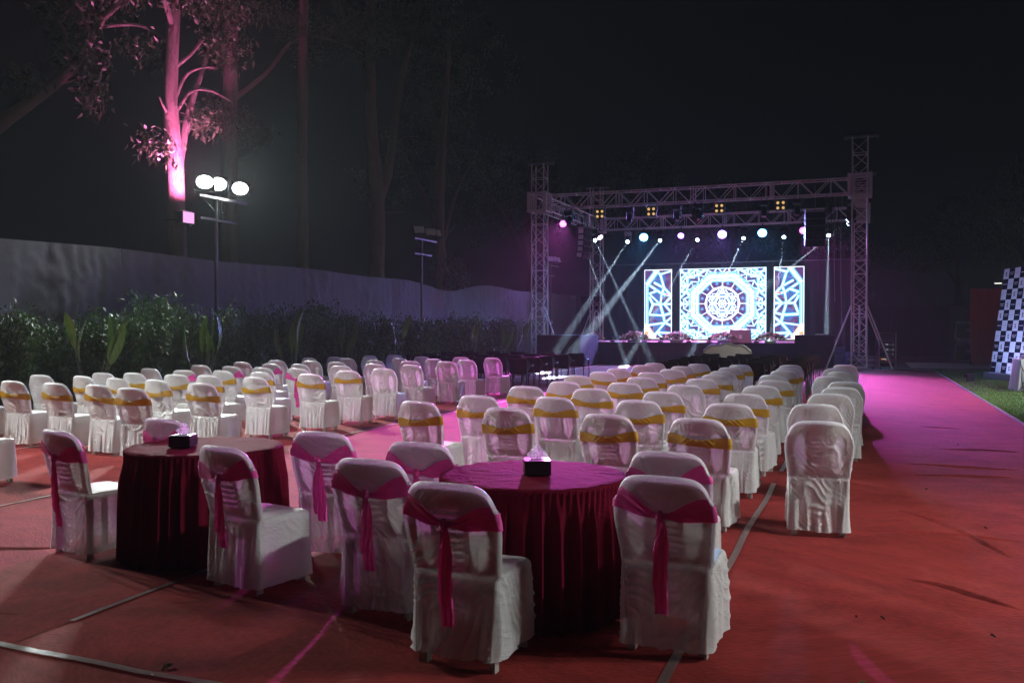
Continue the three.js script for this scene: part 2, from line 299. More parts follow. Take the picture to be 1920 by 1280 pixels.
function knotGeo(seed) {
  const nz = createNoise3D(rnd(seed)); const g = new THREE.SphereGeometry(1, 20, 14), p = g.attributes.position;
  for (let i = 0; i < p.count; i++) { const x = p.getX(i), y = p.getY(i), z = p.getZ(i), k = 1 + 0.22 * nz(x * 2, y * 2, z * 2) + 0.1 * sin(y * 9 + x * 4); p.setXYZ(i, x * 0.021 * k, y * 0.029 * k, z * 0.018 * k); }
  g.computeVertexNormals(); return g;
}
function tailGeo(seed, len, lean) {
  const nz = createNoise2D(rnd(seed));
  return gridGeo(12, 30, (i, j) => {
    const u = i / 12 * 2 - 1, t = j / 30, w = lerp(0.011, 0.032, sstep(0, 0.35, t)), y = -t * len - (t > 0.97 ? 0.006 * nz(u * 3, 1) : 0);
    return [u * w + lean * t + 0.006 * nz(t * 3, 2), y, 0.006 * sin(u * 7 + t * 3) + 0.006 * nz(u * 1.5, t * 4) + 0.004 - t * len * 0.10, u * 0.1, y];
  });
}
const coverKinds = [
  { diag: 0.15, amp: 0.0072, freq: 40 }, { diag: 0.75, amp: 0.0132 }, { diag: -0.65, amp: 0.0132 }, { diag: 0.0, amp: 0.0144, swag: 1 }, { diag: 1.25, amp: 0.0120, freq: 50 }, { diag: -0.1, amp: 0.0096, upper: true, swag: 0.6 },
  { diag: 0.4, amp: 0.0156, freq: 70 }, { diag: -0.35, amp: 0.0144, swag: 0.8 }, { diag: 0.05, amp: 0.0120, swag: 1.4, freq: 75 }, { diag: 1.5, amp: 0.0108, freq: 45 },
];
const coverGeos = coverKinds.map((s, i) => coverGeo(40 + i * 7, s, false));
const fineGeos = [[0.85, 0.021, 44, 0], [0.1, 0.011, 40, 0.4], [-0.5, 0.017, 56, 0.5], [0.25, 0.013, 50, 0.3], [0.95, 0.019, 52, 0]].map(([d, a, f, w], i) => coverGeo(300 + i * 11, { diag: d, amp: a, freq: f, swag: w, hem: [0.075, 0.055, 0.065, 0.05, 0.09][i] }, true));
const goldGeos = [1, 2, 3, 4, 5, 6, 7].map((k) => sashGeo('gold', k * 17)), pinkGeos = [1, 2, 3].map((k) => sashGeo('pink', k * 23));
const knotG = knotGeo(3), tailGs = [tailGeo(1, 0.40, 0.010), tailGeo(2, 0.30, -0.012), tailGeo(3, 0.46, 0.004), tailGeo(4, 0.36, -0.008)];

function coveredChair(pos, turn, sash, label, group, k, fine, tails = 0) {
  const o = thing('covered_chair', label, 'chair', pos, turn, group);
  part('cover', fine ? fineGeos[k % fineGeos.length] : coverGeos[k % coverGeos.length], M.cover, o);
  part('back_frame', frameGeo, M.plastic, o); part('seat', seatGeo, M.plastic, o);
  for (const [x, z, a] of [[-0.175, -0.175, 0], [0.175, -0.175, PI / 2], [0.175, 0.165, PI], [-0.175, 0.165, -PI / 2]]) part('leg', legGeo, M.legPlastic, o, [x, 0.012, z], [0, -a + PI * 0, 0]);
  if (sash === 'g') part('sash', goldGeos[k % 7], M.gold, o);
  if (sash === 'p') {
    const s = part('sash', pinkGeos[k % 3], M.pink, o); const y0 = 0.697, p = backPoint((y0 - SEAT) / (TOPY - SEAT), 0, 0.026);
    part('knot', knotG, M.pink, s, p);
    part('tail', tailGs[tails % 4], M.pink, s, [p[0] - 0.006, p[1] - 0.01, p[2] + 0.004]); part('tail', tailGs[(tails + 1) % 4], M.pink, s, [p[0] + 0.014, p[1] - 0.012, p[2] + 0.010], [0, 0.2, 0]);
  }
  return o;
}
const ORD = ['first', 'second', 'third', 'fourth', 'fifth', 'sixth', 'seventh', 'eighth', 'ninth', 'tenth', 'eleventh', 'twelfth'];
const SASH = { g: 'with gold sash', p: 'with pink sash', n: 'without sash' };
function block(list, columns, group, seed) { // list: [x, z, sash]; columns: [x limit, words]
  const r = rnd(seed), count = new Map();
  for (const [x, z, s] of [...list].sort((a, b) => b[1] - a[1])) {
    const c = columns.findIndex(([lim]) => x > lim), n = count.get(c) ?? 0; count.set(c, n + 1);
    coveredChair([x, 0.0, z], (r() - 0.5) * 0.26, s, `white covered chair ${SASH[s]}, ${ORD[n]} from the tables in ${columns[c][1]}`, group, Math.floor(r() * 97), false, Math.floor(r() * 4));
  }
}
const LEFT_LIST = [[-10.41, -8.83, 'g'], [-11.33, -10.05, 'n'], [-9.51, -8.7, 'g'], [-10.49, -10.07, 'g'], [-8.74, -8.65, 'g'], [-10.97, -10.87, 'n'], [-9.6, -9.82, 'g'], [-7.93, -8.34, 'g'], [-10.52, -11.05, 'g'], [-11.36, -12.29, 'n'], [-8.81, -9.72, 'g'], [-9.59, -10.9, 'g'], [-10.44, -12.02, 'p'], [-7.8, -9.37, 'g'], [-8.92, -10.84, 'g'], [-11.47, -13.65, 'n'], [-9.69, -12.12, 'g'], [-10.62, -13.49, 'p'], [-11.75, -15.22, 'n'], [-8, -10.74, 'g'], [-8.78, -11.91, 'g'], [-9.83, -13.33, 'n'], [-10.7, -14.75, 'p'], [-11.67, -16.21, 'n'], [-7.8, -11.77, 'g'], [-9.02, -13.2, 'p'], [-10.02, -14.75, 'n'], [-10.8, -16.22, 'n'], [-11.85, -17.77, 'n'], [-7.82, -12.85, 'g'], [-8.93, -14.4, 'n'], [-9.95, -15.92, 'n'], [-10.95, -17.93, 'n'], [-11.74, -18.63, 'n'], [-7.66, -13.73, 'n'], [-8.85, -15.48, 'n'], [-9.68, -16.99, 'n'], [-10.67, -18.43, 'n'], [-11.46, -19.84, 'n'], [-7.91, -15.31, 'n'], [-8.87, -16.98, 'n'], [-9.82, -18.37, 'n'], [-11.15, -20.44, 'n'], [-8.02, -16.99, 'n'], [-8.95, -18.33, 'n'], [-9.89, -19.56, 'n'], [-7.99, -17.99, 'n'], [-8.87, -19.54, 'n'], [-7.99, -19.48, 'n'], [-8.28, -6.45, 'n'], [-11.75, -9.15, 'n']];
block(LEFT_LIST, [[-8.5, 'hedge-side column by the aisle'], [-9.5, 'second hedge-side column from aisle'], [-10.5, 'middle column of hedge-side block'], [-11.45, 'fourth hedge-side column from aisle'], [-99, 'column nearest the hedge']], 'covered chairs on the hedge side', 71);
const MID_LIST = [[-3.91, -7.88, 'g'], [-3.71, -8.75, 'g'], [-2.89, -7.54, 'g'], [-3.76, -10.28, 'g'], [-2.87, -8.85, 'g'], [-3.63, -11.36, 'g'], [-2.94, -10.19, 'g'], [-1.9, -7.3, 'g'], [-3.86, -12.82, 'g'], [-2.84, -11.43, 'g'], [-3.84, -14.03, 'g'], [-2.02, -8.75, 'g'], [-2.93, -12.73, 'g'], [-3.88, -15.11, 'g'], [-2.03, -9.99, 'g'], [-3.07, -14.05, 'g'], [-3.82, -16.65, 'g'], [-3.81, -17.74, 'n'], [-2.02, -11.28, 'n'], [-2.05, -12.64, 'g'], [-2.99, -15.24, 'g'], [-3.02, -16.47, 'g'], [-2.96, -17.65, 'g'], [-2.06, -13.85, 'g'], [-2.13, -14.98, 'n'], [-2.19, -16.32, 'g'], [-2.15, -17.56, 'g'], [-1.16, -7.22, 'g'], [-1.14, -8.67, 'g'], [-1.13, -10, 'g'], [-1.16, -11.4, 'g'], [-1.12, -12.6, 'g'], [-1.19, -13.95, 'g'], [-1.21, -15.44, 'g'], [-1.22, -16.48, 'g'], [-1.28, -17.77, 'n'], [-0.32, -7.34, 'n'], [-0.42, -8.92, 'n'], [-0.33, -10.32, 'n'], [-0.26, -11.44, 'n'], [-0.24, -12.63, 'n'], [-0.41, -13.86, 'n'], [-0.28, -15.42, 'n'], [-0.42, -16.57, 'n'], [-0.29, -18.29, 'n']];
block(MID_LIST, [[-0.75, 'lone column beside open carpet'], [-1.65, 'fourth middle column from aisle'], [-2.6, 'third middle column from aisle'], [-3.4, 'second middle column from aisle'], [-99, 'middle column by the aisle']], 'covered chairs in the middle block', 72);
const TC = [
  [-5.06, -4.83, -0.22, 'p', 'pink-sashed chair at the outer corner of the hedge-side maroon table', 3, 2], [-3.47, -4.57, -0.2, 'p', 'pink-sashed chair before the hedge-side maroon table, half hiding its skirt', 1, 0],
  [-3.42, -5.42, 0.06, 'p', 'pink-sashed chair standing between the two maroon tables', 2, 3], [-2.46, -4.45, 0.0, 'p', 'pink-sashed chair with diagonal creases beside the lawn-side maroon table', 2, 0],
  [-1.74, -3.94, -0.04, 'p', 'pink-sashed chair in front of the lawn-side maroon table, legs showing', 0, 2], [-2.54, -5.17, 0.02, 'p', 'pink-sashed chair behind the aisle side of the lawn-side maroon table', 3, 1],
  [-1.02, -5.30, -0.02, 'p', 'pink-sashed chair behind another one beside the lawn-side maroon table', 1, 1], [-0.87, -4.47, -0.04, 'p', 'pink-sashed chair with long straight tail beside the lawn-side maroon table', 3, 2],
  [-5.0, -5.72, -0.1, 'p', 'pink-sashed chair behind the hedge-side maroon table, only its top showing', 4, 1],
];
for (const [x, z, a, s, label, k, t] of TC) coveredChair([x, 0, z], a, s, label, 'pink-sashed chairs at the round tables', k, true, t);

// ------------------------------------------------------------------ round tables
function roundTable(x, z, label, seed) {
  const o = thing('round_table', label, 'table', [x, 0, z], 0, 'round tables with pleated skirts');
  const R = 0.525, H = 0.755, nz = createNoise2D(rnd(seed)), N = 680;
  const pleat = (a) => { const w = a * 34 / (2 * PI) + 0.4 * nz(cos(a) * 2, sin(a) * 2), f = w - Math.floor(w); return 0.72 * pow(0.5 + 0.5 * cos(f * 2 * PI), 7) + 0.28 * (0.5 + 0.5 * cos(f * 2 * PI)); };
  part('tabletop', gridGeo(96, 14, (i, j) => {
    const a = -i / 96 * 2 * PI, q = j / 14, edge = q > 0.86 ? (q - 0.86) / 0.14 : 0, rr = q <= 0.86 ? R * q / 0.86 : R + 0.008 * sin(edge * PI / 2);
    const y = H + 0.0035 * nz(cos(a) * q * 5, sin(a) * q * 5) * (0.3 + q) + 0.003 * pow(q, 4) * sin(a * 23 + 3 * nz(cos(a), sin(a))) - (edge ? 0.025 * edge : 0);
    return [cos(a) * rr, y, sin(a) * rr, cos(a) * rr * 2, sin(a) * rr * 2];
  }, true), M.velvet, o);
  part('skirt', gridGeo(N, 30, (i, j) => {
    const a = -i / N * 2 * PI, t = j / 30, d = sstep(0.0, 0.35, t), fl = 0.055 * t + 0.010 * nz(cos(a) * 3, sin(a) * 3 + t) * t;
    const gath = 0.006 * sin(a * 90) * (1 - d), rr = R + 0.006 + gath + (pleat(a) - 0.5) * (0.06 + 0.02 * nz(cos(a) * 5, sin(a) * 5)) * d + fl * 0.5;
    return [cos(a) * rr, lerp(H - 0.012, 0.018 + 0.008 * nz(cos(a) * 4, sin(a) * 4), t), sin(a) * rr, a * 0.6, t];
  }, true), M.velvet, o);
  for (let k = 0; k < 4; k++) { const a = PI / 4 + k * PI / 2; part('leg', bar(V(cos(a) * 0.36, 0.012, sin(a) * 0.36), V(cos(a) * 0.3, H - 0.03, sin(a) * 0.3), 0.016, 8), M.steel, o); }
  return o;
}
roundTable(-4.33, -5.10, 'maroon round table with pleated skirt, the one nearer the hedge', 4);
roundTable(-1.75, -4.80, 'maroon round table with pleated skirt, the one beside the taped carpet joint', 9);
function tissueBox(x, z, turn, label, seed) {
  const o = thing('tissue_box', label, 'tissue box', [x, 0.761, z], turn, 'tissue boxes on the round tables');
  part('box', rbox(0.15, 0.082, 0.15, 0.004, 0, 0.041, 0), M.glossBlack, o);
  part('slot', box(0.08, 0.002, 0.03, 0, 0.083, 0), M.black, o);
  const nz = createNoise2D(rnd(seed));
  part('tissue', gridGeo(22, 18, (i, j) => { const u = i / 22 * 2 - 1, t = j / 18, w = lerp(0.03, 0.062 * (1 - 0.5 * t * t), sstep(0, 0.4, t)); return [u * w + 0.014 * t * nz(t * 2, seed), 0.082 + t * 0.085 * (1 - 0.35 * abs(u) ** 1.5), 0.02 * sin(u * 5 + seed) * t + 0.014 * nz(u * 3, t * 3) + 0.02 * t * u]; }), M.tissue, o);
}
tissueBox(-4.42, -4.98, 0.35, 'black tissue box on the hedge-side maroon table', 2);
tissueBox(-1.72, -4.78, 0.42, 'black tissue box on the lawn-side maroon table', 5);

// ------------------------------------------------------------------ black armchairs
function armchairProto() {
  const o = thing('black_armchair', '', 'chair', [0, 0, 0], 0, 'black plastic armchairs');
  const H = (a) => 0.82 - 0.02 * pow(abs(a), 2) - 0.012 * cos(a * PI); // top edge dips in the middle
  part('backrest', gridGeo(24, 14, (i, j) => { const a = i / 24 * 2 - 1, t = j / 14, y = lerp(0.40, H(a), t); return [a * lerp(0.22, 0.25, t), y, 0.19 + 0.13 * t - 0.06 * a * a]; }), M.blackPlastic, o);
  part('back_rim', tube(Array.from({ length: 13 }, (_, i) => { const a = i / 6 - 1; return V(a * 0.25, H(a), 0.32 - 0.06 * a * a); }), 0.008, 24, 6), M.blackPlastic, o);
  for (const s of [-1, 1]) part('armrest', gridGeo(20, 6, (i, j) => {
    const t = i / 20, v = j / 6, c = sstep(0, 0.62, t), yT = lerp(0.80, 0.635, c), yB = lerp(0.42, 0.60, sstep(0, 0.5, t)), z = lerp(0.26, -0.20, t);
    return [s * (lerp(0.25, 0.275, c) + 0.012 * sin(v * PI) + (v > 0.8 ? 0.018 * c : 0)), lerp(yB, yT, v), z];
  }), M.blackPlastic, o);
  for (const s of [-1, 1]) part('arm_rim', tube([V(s * 0.25, 0.80, 0.26), V(s * 0.262, 0.72, 0.16), V(s * 0.275, 0.645, 0.02), V(s * 0.28, 0.635, -0.10), V(s * 0.28, 0.64, -0.20)], 0.008, 20, 6), M.blackPlastic, o);
  part('seat', gridGeo(12, 12, (i, j) => { const x = (i / 12 * 2 - 1) * 0.235, z = lerp(0.22, -0.22, j / 12); return [x, 0.425 - 0.02 * (1 - pow(x / 0.235, 2)) + 0.012 * (j / 12), z]; }), M.blackPlastic, o);
  for (const s of [-1, 1]) { part('leg', bar(V(s * 0.27, 0.012, -0.23), V(s * 0.275, 0.63, -0.19), 0.018, 8, 0.014), M.blackPlastic, o); part('leg', bar(V(s * 0.26, 0.012, 0.29), V(s * 0.235, 0.50, 0.21), 0.018, 8, 0.016), M.blackPlastic, o); }
  return o;
}
const arm0 = armchairProto(); let armUsed = false;
function armchair(x, z, a, label, group) {
  if (!armUsed) { armUsed = true; arm0.position.set(x, 0, z); arm0.rotation.y = a; tag(arm0, label, 'chair', group); return arm0; }
  return dup(arm0, label, [x, 0, z], a, group);
}
{
  const r = rnd(91);
  [-1.42, -2.32, -3.24, -4.22].forEach((x, c) => [-20.75, -22.2, -23.75, -25.3, -27.0].forEach((z, k) => armchair(x + (r() - 0.5) * 0.1, z + (r() - 0.5) * 0.2, (r() - 0.5) * 0.12, `black plastic armchair before the stage, ${ORD[k]} row, ${ORD[c]} from the open carpet`, 'black armchairs in the middle block')));
  [-8.1, -9.15, -10.2, -11.25, -12.2].forEach((x, c) => [-21.15, -22.3, -23.4, -24.8, -26.3].forEach((z, k) => { if (c === 4 && k === 0) return; armchair(x + (r() - 0.5) * 0.1, z - c * 0.28 + (r() - 0.5) * 0.15, (r() - 0.5) * 0.12, `black plastic armchair on the hedge side, ${ORD[k]} row, ${ORD[c]} from aisle`, 'black armchairs on the hedge side'); }));
}

// ------------------------------------------------------------------ cloth fence along the hedge
{
  const f = thing('cloth_fence', 'long grey cloth fence on posts behind the hedge', 'fence', [-15, 0, -6]);
  const top = (z) => { // the upper hem sags between posts and dips near the stage
    const d = -z; return 3.27 + 0.05 * sin(d * 0.9) * 0.5 - 0.26 * Math.exp(-pow((d - 25.3) / 2.1, 2)) + 0.10 * Math.exp(-pow((d - 29.5) / 3, 2)) + (d > 30 ? 0.04 * (d - 30) * 0.25 : 0);
  };
  const n = 14, step = 42 / n;
  for (let k = 0; k < n; k++) part('cloth_panel', gridGeo(40, 26, (i, j) => {
    const z = -(k + i / 40) * step + (i === 0 ? -0.004 : i === 40 ? 0.004 : 0), v = j / 26, y = lerp(0.02, top(z), v), e = sin(i / 40 * PI);
    const x = 0.035 + 0.08 * n2(z * 0.35 + y * 0.5, y * 0.6) * e + 0.05 * pow(1 - abs(n2(z * 0.4 + 9, y * 1.5 + z * 0.45)), 4) * e + 0.015 * n2(z * 3, y * 0.4) * e;
    return [x, y, z, z * 0.6, y * 0.6];
  }), M.fence, f);
  for (let k = 0; k <= n; k++) part('post', bar(V(0, 0, -k * step), V(0, top(-k * step) + 0.03, -k * step), 0.025, 8), M.post, f);
  const s = thing('cloth_fence', 'dark cloth fence crossing behind the stage beside the tower', 'fence', [-15, 0, -49.2]);
  for (let k = 0; k < 6; k++) part('cloth_panel', gridGeo(24, 16, (i, j) => { const x = (k + i / 24) * 2.6 + (i === 0 ? 0.004 : i === 24 ? -0.004 : 0), y = j / 16 * 3.35; return [x, y, 0.05 * n2(x * 1.4, y * 0.3) * sin(i / 24 * PI), x * 0.6, y * 0.6]; }), M.blackCloth, s);
  for (let k = 0; k <= 6; k++) part('post', bar(V(k * 2.6, 0, -0.04), V(k * 2.6, 3.4, -0.04), 0.025, 8), M.post, s);
}

// ------------------------------------------------------------------ leaves
function leafCloud(seed, count, place, len, wid) { // one mesh of many narrow bent leaves
  const r = rnd(seed), P = [], I = [], q = new THREE.Quaternion(), v = V(0, 0, 0), e = new THREE.Euler();
  for (let k = 0; k < count; k++) {
    const c = place(r, k); if (!c) continue;
    e.set((r() - 0.5) * 2.4 + (c[4] ?? 0), r() * 6.283, (r() - 0.5) * 1.2); q.setFromEuler(e);
    const L = len * (0.6 + 0.8 * r()) * (c[3] ?? 1), W = wid * (0.7 + 0.6 * r()) * (c[3] ?? 1), b = P.length / 3;
    for (const [x, y, z] of [[0, 0, 0], [-W, L * 0.45, L * 0.05], [W, L * 0.45, L * 0.05], [0, L, -L * 0.12]]) { v.set(x, y, z).applyQuaternion(q); P.push(c[0] + v.x, c[1] + v.y, c[2] + v.z); }
    I.push(b, b + 2, b + 1, b + 1, b + 2, b + 3);
  }
  const g = new THREE.BufferGeometry(); g.setAttribute('position', new THREE.Float32BufferAttribute(P, 3)); g.setIndex(I);
  g.setAttribute('uv', new THREE.Float32BufferAttribute(new Float32Array(P.length / 3 * 2), 2)); g.computeVertexNormals(); return g;
}
function shrubGeos(seed, h, rad) {
  const r = rnd(seed), stems = [], tips = [];
  for (let k = 0; k < 9; k++) {
    const a = r() * 6.3, l = h * (0.7 + 0.35 * r()), s = rad * (0.3 + 0.7 * r()), pts = [V(0.05 * cos(a), 0, 0.05 * sin(a)), V(cos(a) * s * 0.35, l * 0.5, sin(a) * s * 0.35), V(cos(a) * s, l, sin(a) * s)];
    stems.push(tube(pts, 0.009, 6, 4)); const c = new THREE.CatmullRomCurve3(pts); for (let t = 0.12; t <= 1; t += 0.055) { const p = c.getPoint(t); tips.push([p.x, p.y, p.z, t]); }
  }
  const leaves = leafCloud(seed + 1, 5200, (r) => { const p = tips[Math.floor(r() * tips.length)], s = 0.10 + 0.10 * p[3]; const g = () => (r() + r() + r() - 1.5) * s * 1.3; return [p[0] + g(), max(0.03, p[1] + g()), p[2] + g(), 1, -0.2]; }, 0.105, 0.017);
  return [leaves, merge(stems)];
}
{
  const kinds = [1, 2, 3, 4, 5].map((k) => shrubGeos(k * 13, [1.75, 1.95, 1.6, 1.85, 1.7][k - 1], [0.55, 0.6, 0.5, 0.65, 0.55][k - 1])), r = rnd(8);
  let n = 0;
  for (let z = -8.2; z > -36; z -= 0.82) {
    const k = Math.floor(r() * 5), nth = n + 1, suf = nth % 10 === 1 && nth !== 11 ? 'st' : nth % 10 === 2 && nth !== 12 ? 'nd' : nth % 10 === 3 && nth !== 13 ? 'rd' : 'th';
    const o = thing('hedge_shrub', `narrow-leaved shrub, ${nth}${suf} in the hedge row counted from the camera end`, 'shrub', [-13.85 + (r() - 0.5) * 0.25, 0, z], r() * 6, 'shrubs of the hedge row');
    const s = 0.92 + r() * 0.22; o.scale.set(s, s, s);
    part('foliage', kinds[k][0], r() < 0.25 ? M.leafPale : M.leaf, o); part('stems', kinds[k][1], M.stalk, o);
    n++;
  }
}
// broad-leaved plants standing in front of the hedge
function paddle(len, wid, bend, seed) {
  const nz = createNoise2D(rnd(seed));
  return gridGeo(10, 22, (i, j) => { const u = i / 10 * 2 - 1, t = j / 22, w = wid * pow(sin(PI * clamp(t * 0.94 + 0.05, 0, 1)), 0.75), y = len * t - bend * 0.25 * t * t, z = -bend * t * t; return [u * w, y, z + 0.28 * w * abs(u) + 0.012 * nz(u * 3, t * 12)]; });
}
function palmPlant(x, z, h, n, seed, label) {
  const o = thing('broadleaf_plant', label, 'plant', [x, 0, z], 0, 'broad-leaved plants before the hedge'), r = rnd(seed);
  for (let k = 0; k < n; k++) {
    const a = r() * 6.3, lean = 0.06 + 0.28 * r(), hs = h * (0.42 + 0.22 * r()), L = h * (0.34 + 0.12 * r()), d = V(cos(a) * lean, 1, sin(a) * lean).normalize(), b = V(cos(a) * 0.05, 0, sin(a) * 0.05), e = b.clone().addScaledVector(d, hs);
    part('stalk', bar(b, e, 0.016, 6, 0.009), M.stalk, o);
    const lf = part('leaf', paddle(L, 0.07 + 0.05 * r(), 0.08 + 0.2 * r(), seed + k), M.bananaLeaf, o, [e.x, e.y, e.z]); lf.quaternion.setFromUnitVectors(V(0, 1, 0), d); lf.rotateY(r() * 6.3);
  }
}
[[-13.15, -12.4, 2.05, 6, 'first broad-leaved plant of the row, with upright yellow-green leaves'], [-13.2, -15.4, 1.95, 6, 'broad-leaved plant just before the lit lamp pole'], [-13.2, -18.7, 2.05, 5, 'broad-leaved plant just past the lit lamp pole'], [-13.2, -21.1, 1.75, 4, 'fourth broad-leaved plant of the row, slim with few leaves'], [-13.2, -24.0, 2.2, 3, 'tall narrow broad-leaved plant between the two lamp poles'],
  [-13.2, -29.7, 2.1, 5, 'broad-leaved plant just past the unlit lamp pole'], [-13.2, -32.3, 1.95, 4, 'second broad-leaved plant past the unlit lamp pole'], [-13.2, -34.8, 2.1, 4, 'broad-leaved plant nearest the truss tower'], [-13.3, -10.1, 1.3, 3, 'low broad-leaved plant at the camera end of the hedge']].forEach(([x, z, h, n, l], i) => palmPlant(x, z, h, n, 60 + i * 5, l));

// ------------------------------------------------------------------ trees
function trunkGeo(pts, r0, r1, seed, seg = 40) {
  const c = new THREE.CatmullRomCurve3(pts), nz = createNoise3D(rnd(seed)), fr = c.computeFrenetFrames(seg, false), L = c.getLength();
  return gridGeo(18, seg, (i, j) => {
    const t = j / seg, a = i / 18 * 2 * PI, p = c.getPoint(t), N = fr.normals[j], B = fr.binormals[j];
    const r = lerp(r0, r1, t) * (1 + 0.09 * nz(cos(a) * 1.4, sin(a) * 1.4, t * L * 0.7) + 0.04 * nz(cos(a) * 4, sin(a) * 4, t * L * 1.5) + (t < 0.08 ? (0.08 - t) * 3 : 0));
    return [p.x + (N.x * cos(a) + B.x * sin(a)) * r, p.y + (N.y * cos(a) + B.y * sin(a)) * r, p.z + (N.z * cos(a) + B.z * sin(a)) * r, i / 18 * 1.2, t * L * 0.4];
  }, true);
}
function tree(label, pos, pts, r0, r1, limbs, crown, seed, group) {
  const o = thing('tree', label, 'tree', pos, 0, group);
  part('trunk', trunkGeo(pts.map((p) => V(...p)), r0, r1, seed), M.bark, o);
  limbs.forEach((l, k) => part('limb', trunkGeo(l[0].map((p) => V(...p)), l[1], l[2], seed + k + 1, 20), M.bark, o));
  const r = rnd(seed + 77), cl = [];
  for (const [x, y, z, s, n] of crown) for (let k = 0; k < n; k++) { const a = r() * 6.3, b = Math.acos(2 * r() - 1), q = s * pow(r(), 0.45); cl.push([x + q * sin(b) * cos(a), y + q * cos(b) * 0.7, z + q * sin(b) * sin(a)]); }
  if (cl.length) part('crown', leafCloud(seed + 9, cl.length * 26, (r, k) => { const p = cl[Math.floor(k / 26)], g = () => (r() + r() - 1) * 0.42; return [p[0] + g(), p[1] + g(), p[2] + g(), 1, 2.2]; }, 0.21, 0.034), M.treeLeaf, o);
  return o;
}
const dark = 'dark trees behind the fence';
tree('pink-lit trunk carrying the box floodlight', [-17, 0, -18.95], [[0, 0, 0.1], [0, 3.5, 0], [0.02, 6, 0.09], [0, 7.4, 0.2], [0.1, 10.2, 0.16], [0.2, 15, 0.3]], 0.29, 0.12,
  [[[[0, 5.4, 0.05], [-0.1, 6.5, -0.35], [0, 7.7, -0.6], [0.1, 8.7, -0.95], [0.5, 10.5, -1.3]], 0.13, 0.05], [[[0.1, 7.3, 0.1], [0.35, 7.9, -0.25], [0.5, 8.0, -0.8], [0.7, 7.85, -1.3]], 0.05, 0.025], [[[0.1, 7.7, 0.1], [0.3, 8.3, -0.1], [0.5, 8.6, -0.6], [0.5, 8.65, -1.0]], 0.05, 0.03], [[[0.05, 8.4, 0.15], [0.4, 8.8, -0.1], [0.6, 9.2, -0.3]], 0.06, 0.045], [[[-0.05, 7.2, 0.2], [0.1, 7.3, 0.55], [0.15, 7.5, 0.75]], 0.04, 0.02], [[[0.1, 9.5, 0.2], [0.5, 11, 1.6], [0.3, 12.2, 3.0]], 0.07, 0.03]],
  [[0.4, 9.3, -1.3, 0.8, 22], [0.3, 6.3, 0.95, 0.4, 8], [0.7, 10.4, -0.5, 1.2, 40], [0.6, 10.6, 1.8, 1.5, 44], [0.2, 12.5, 0, 2.6, 90], [0.2, 7.2, -0.9, 0.5, 10]], 21, 'pink-lit trees');
tree('tall straight trunk behind the lit lamp pole', [-20, 0, -24.8], [[0, 0, 0], [0, 4, 0.02], [0, 9, -0.05], [0.05, 12.7, -0.1], [0.1, 19, 0]], 0.33, 0.18,
  [[[[0.1, 9.3, -0.1], [0.6, 10.4, -1.2], [0.9, 12.0, -2.6], [1.0, 12.6, -4.8], [1.0, 12.7, -7]], 0.09, 0.03], [[[0.1, 7.2, -0.1], [0.4, 7.5, -0.6], [0.5, 7.9, -0.9]], 0.05, 0.03], [[[0.1, 5.9, -0.1], [0.4, 6.4, -0.6], [0.5, 6.9, -0.9]], 0.035, 0.02]],
  [[0.3, 8.4, -0.3, 0.7, 20], [0.4, 8.3, -1.3, 0.5, 9], [0.3, 8.6, 1.0, 0.6, 8], [0.8, 12.5, -3.5, 1.6, 36], [0.2, 13, 0.5, 2.2, 50]], 33, 'pink-lit trees');
tree('tree reaching a long bare limb in over the fence', [-18, 0, -10.2], [[0, 0, 0], [0.1, 3, -0.8], [0, 4.6, -2.6], [0, 6.1, -4.3], [0, 7.5, -5.9], [0, 8.3, -6.6], [0, 9.3, -7.2], [0.1, 10.1, -7.9]], 0.24, 0.06,
  [[[[0, 7.4, -5.8], [0.1, 7.9, -6.5], [0.1, 8.2, -7.3]], 0.05, 0.02], [[[0, 7.9, -6.2], [0.1, 8.7, -6.0], [0.2, 9.0, -5.6]], 0.06, 0.03], [[[0, 9.2, -7.2], [0.3, 9.5, -8.2], [0.3, 9.4, -9.2]], 0.05, 0.03], [[[0, 6.9, -5.2], [0, 7.4, -5.9], [0.1, 7.7, -6.5]], 0.04, 0.02]],
  [[0.1, 8.2, -6.6, 0.7, 16], [0.1, 9.3, -6.2, 0.7, 20], [0.1, 7.3, -6.9, 0.4, 7], [0.2, 9.0, -8.6, 0.6, 10], [0.1, 7.3, -5.0, 0.35, 5], [0.3, 10.3, -7.6, 1.0, 22]], 44, 'pink-lit trees');
tree('slim dark trunk past the lit lamp pole', [-19, 0, -27.6], [[0, 0, 0], [0, 5, 0], [0.1, 10, 0.1], [0.2, 18, 0]], 0.24, 0.14, [], [[0, 15, 0, 3, 60]], 51, dark);
tree('dark forked tree behind the fence near the unlit pole', [-17.5, 0, -30.4], [[0, 0, 0], [0, 3.6, 0.1], [0.1, 6.5, 0.15], [0, 9, 0.4], [0, 14, 0.5]], 0.36, 0.17,
  [[[[0, 6.2, 0.1], [0.1, 7.6, -0.6], [0.1, 9.6, -1.2], [0.2, 12, -1.8], [0.3, 15, -3]], 0.22, 0.10], [[[0.1, 8.6, -0.9], [0.3, 9.2, -1.6], [0.4, 9.4, -2.4]], 0.05, 0.02], [[[0.1, 6.0, 0.1], [0.4, 6.1, -0.6], [0.5, 6.15, -1.1]], 0.05, 0.02]],
  [[0.5, 12.4, 1.4, 1.5, 60], [0.2, 14.5, -2.5, 3, 90]], 62, dark);
tree('thin leaning dark tree beside the unlit lamp pole', [-17, 0, -34.9], [[0, 0, 0.4], [0, 4, 0.1], [0, 8.8, -0.2], [0.2, 14, -0.5]], 0.20, 0.12, [[[[0, 5.2, 0], [0.2, 5.8, -0.6], [0.3, 6.1, -0.9]], 0.04, 0.02]], [[0.3, 4.0, -0.8, 0.9, 26], [0, 13, -1, 3, 90]], 71, dark);
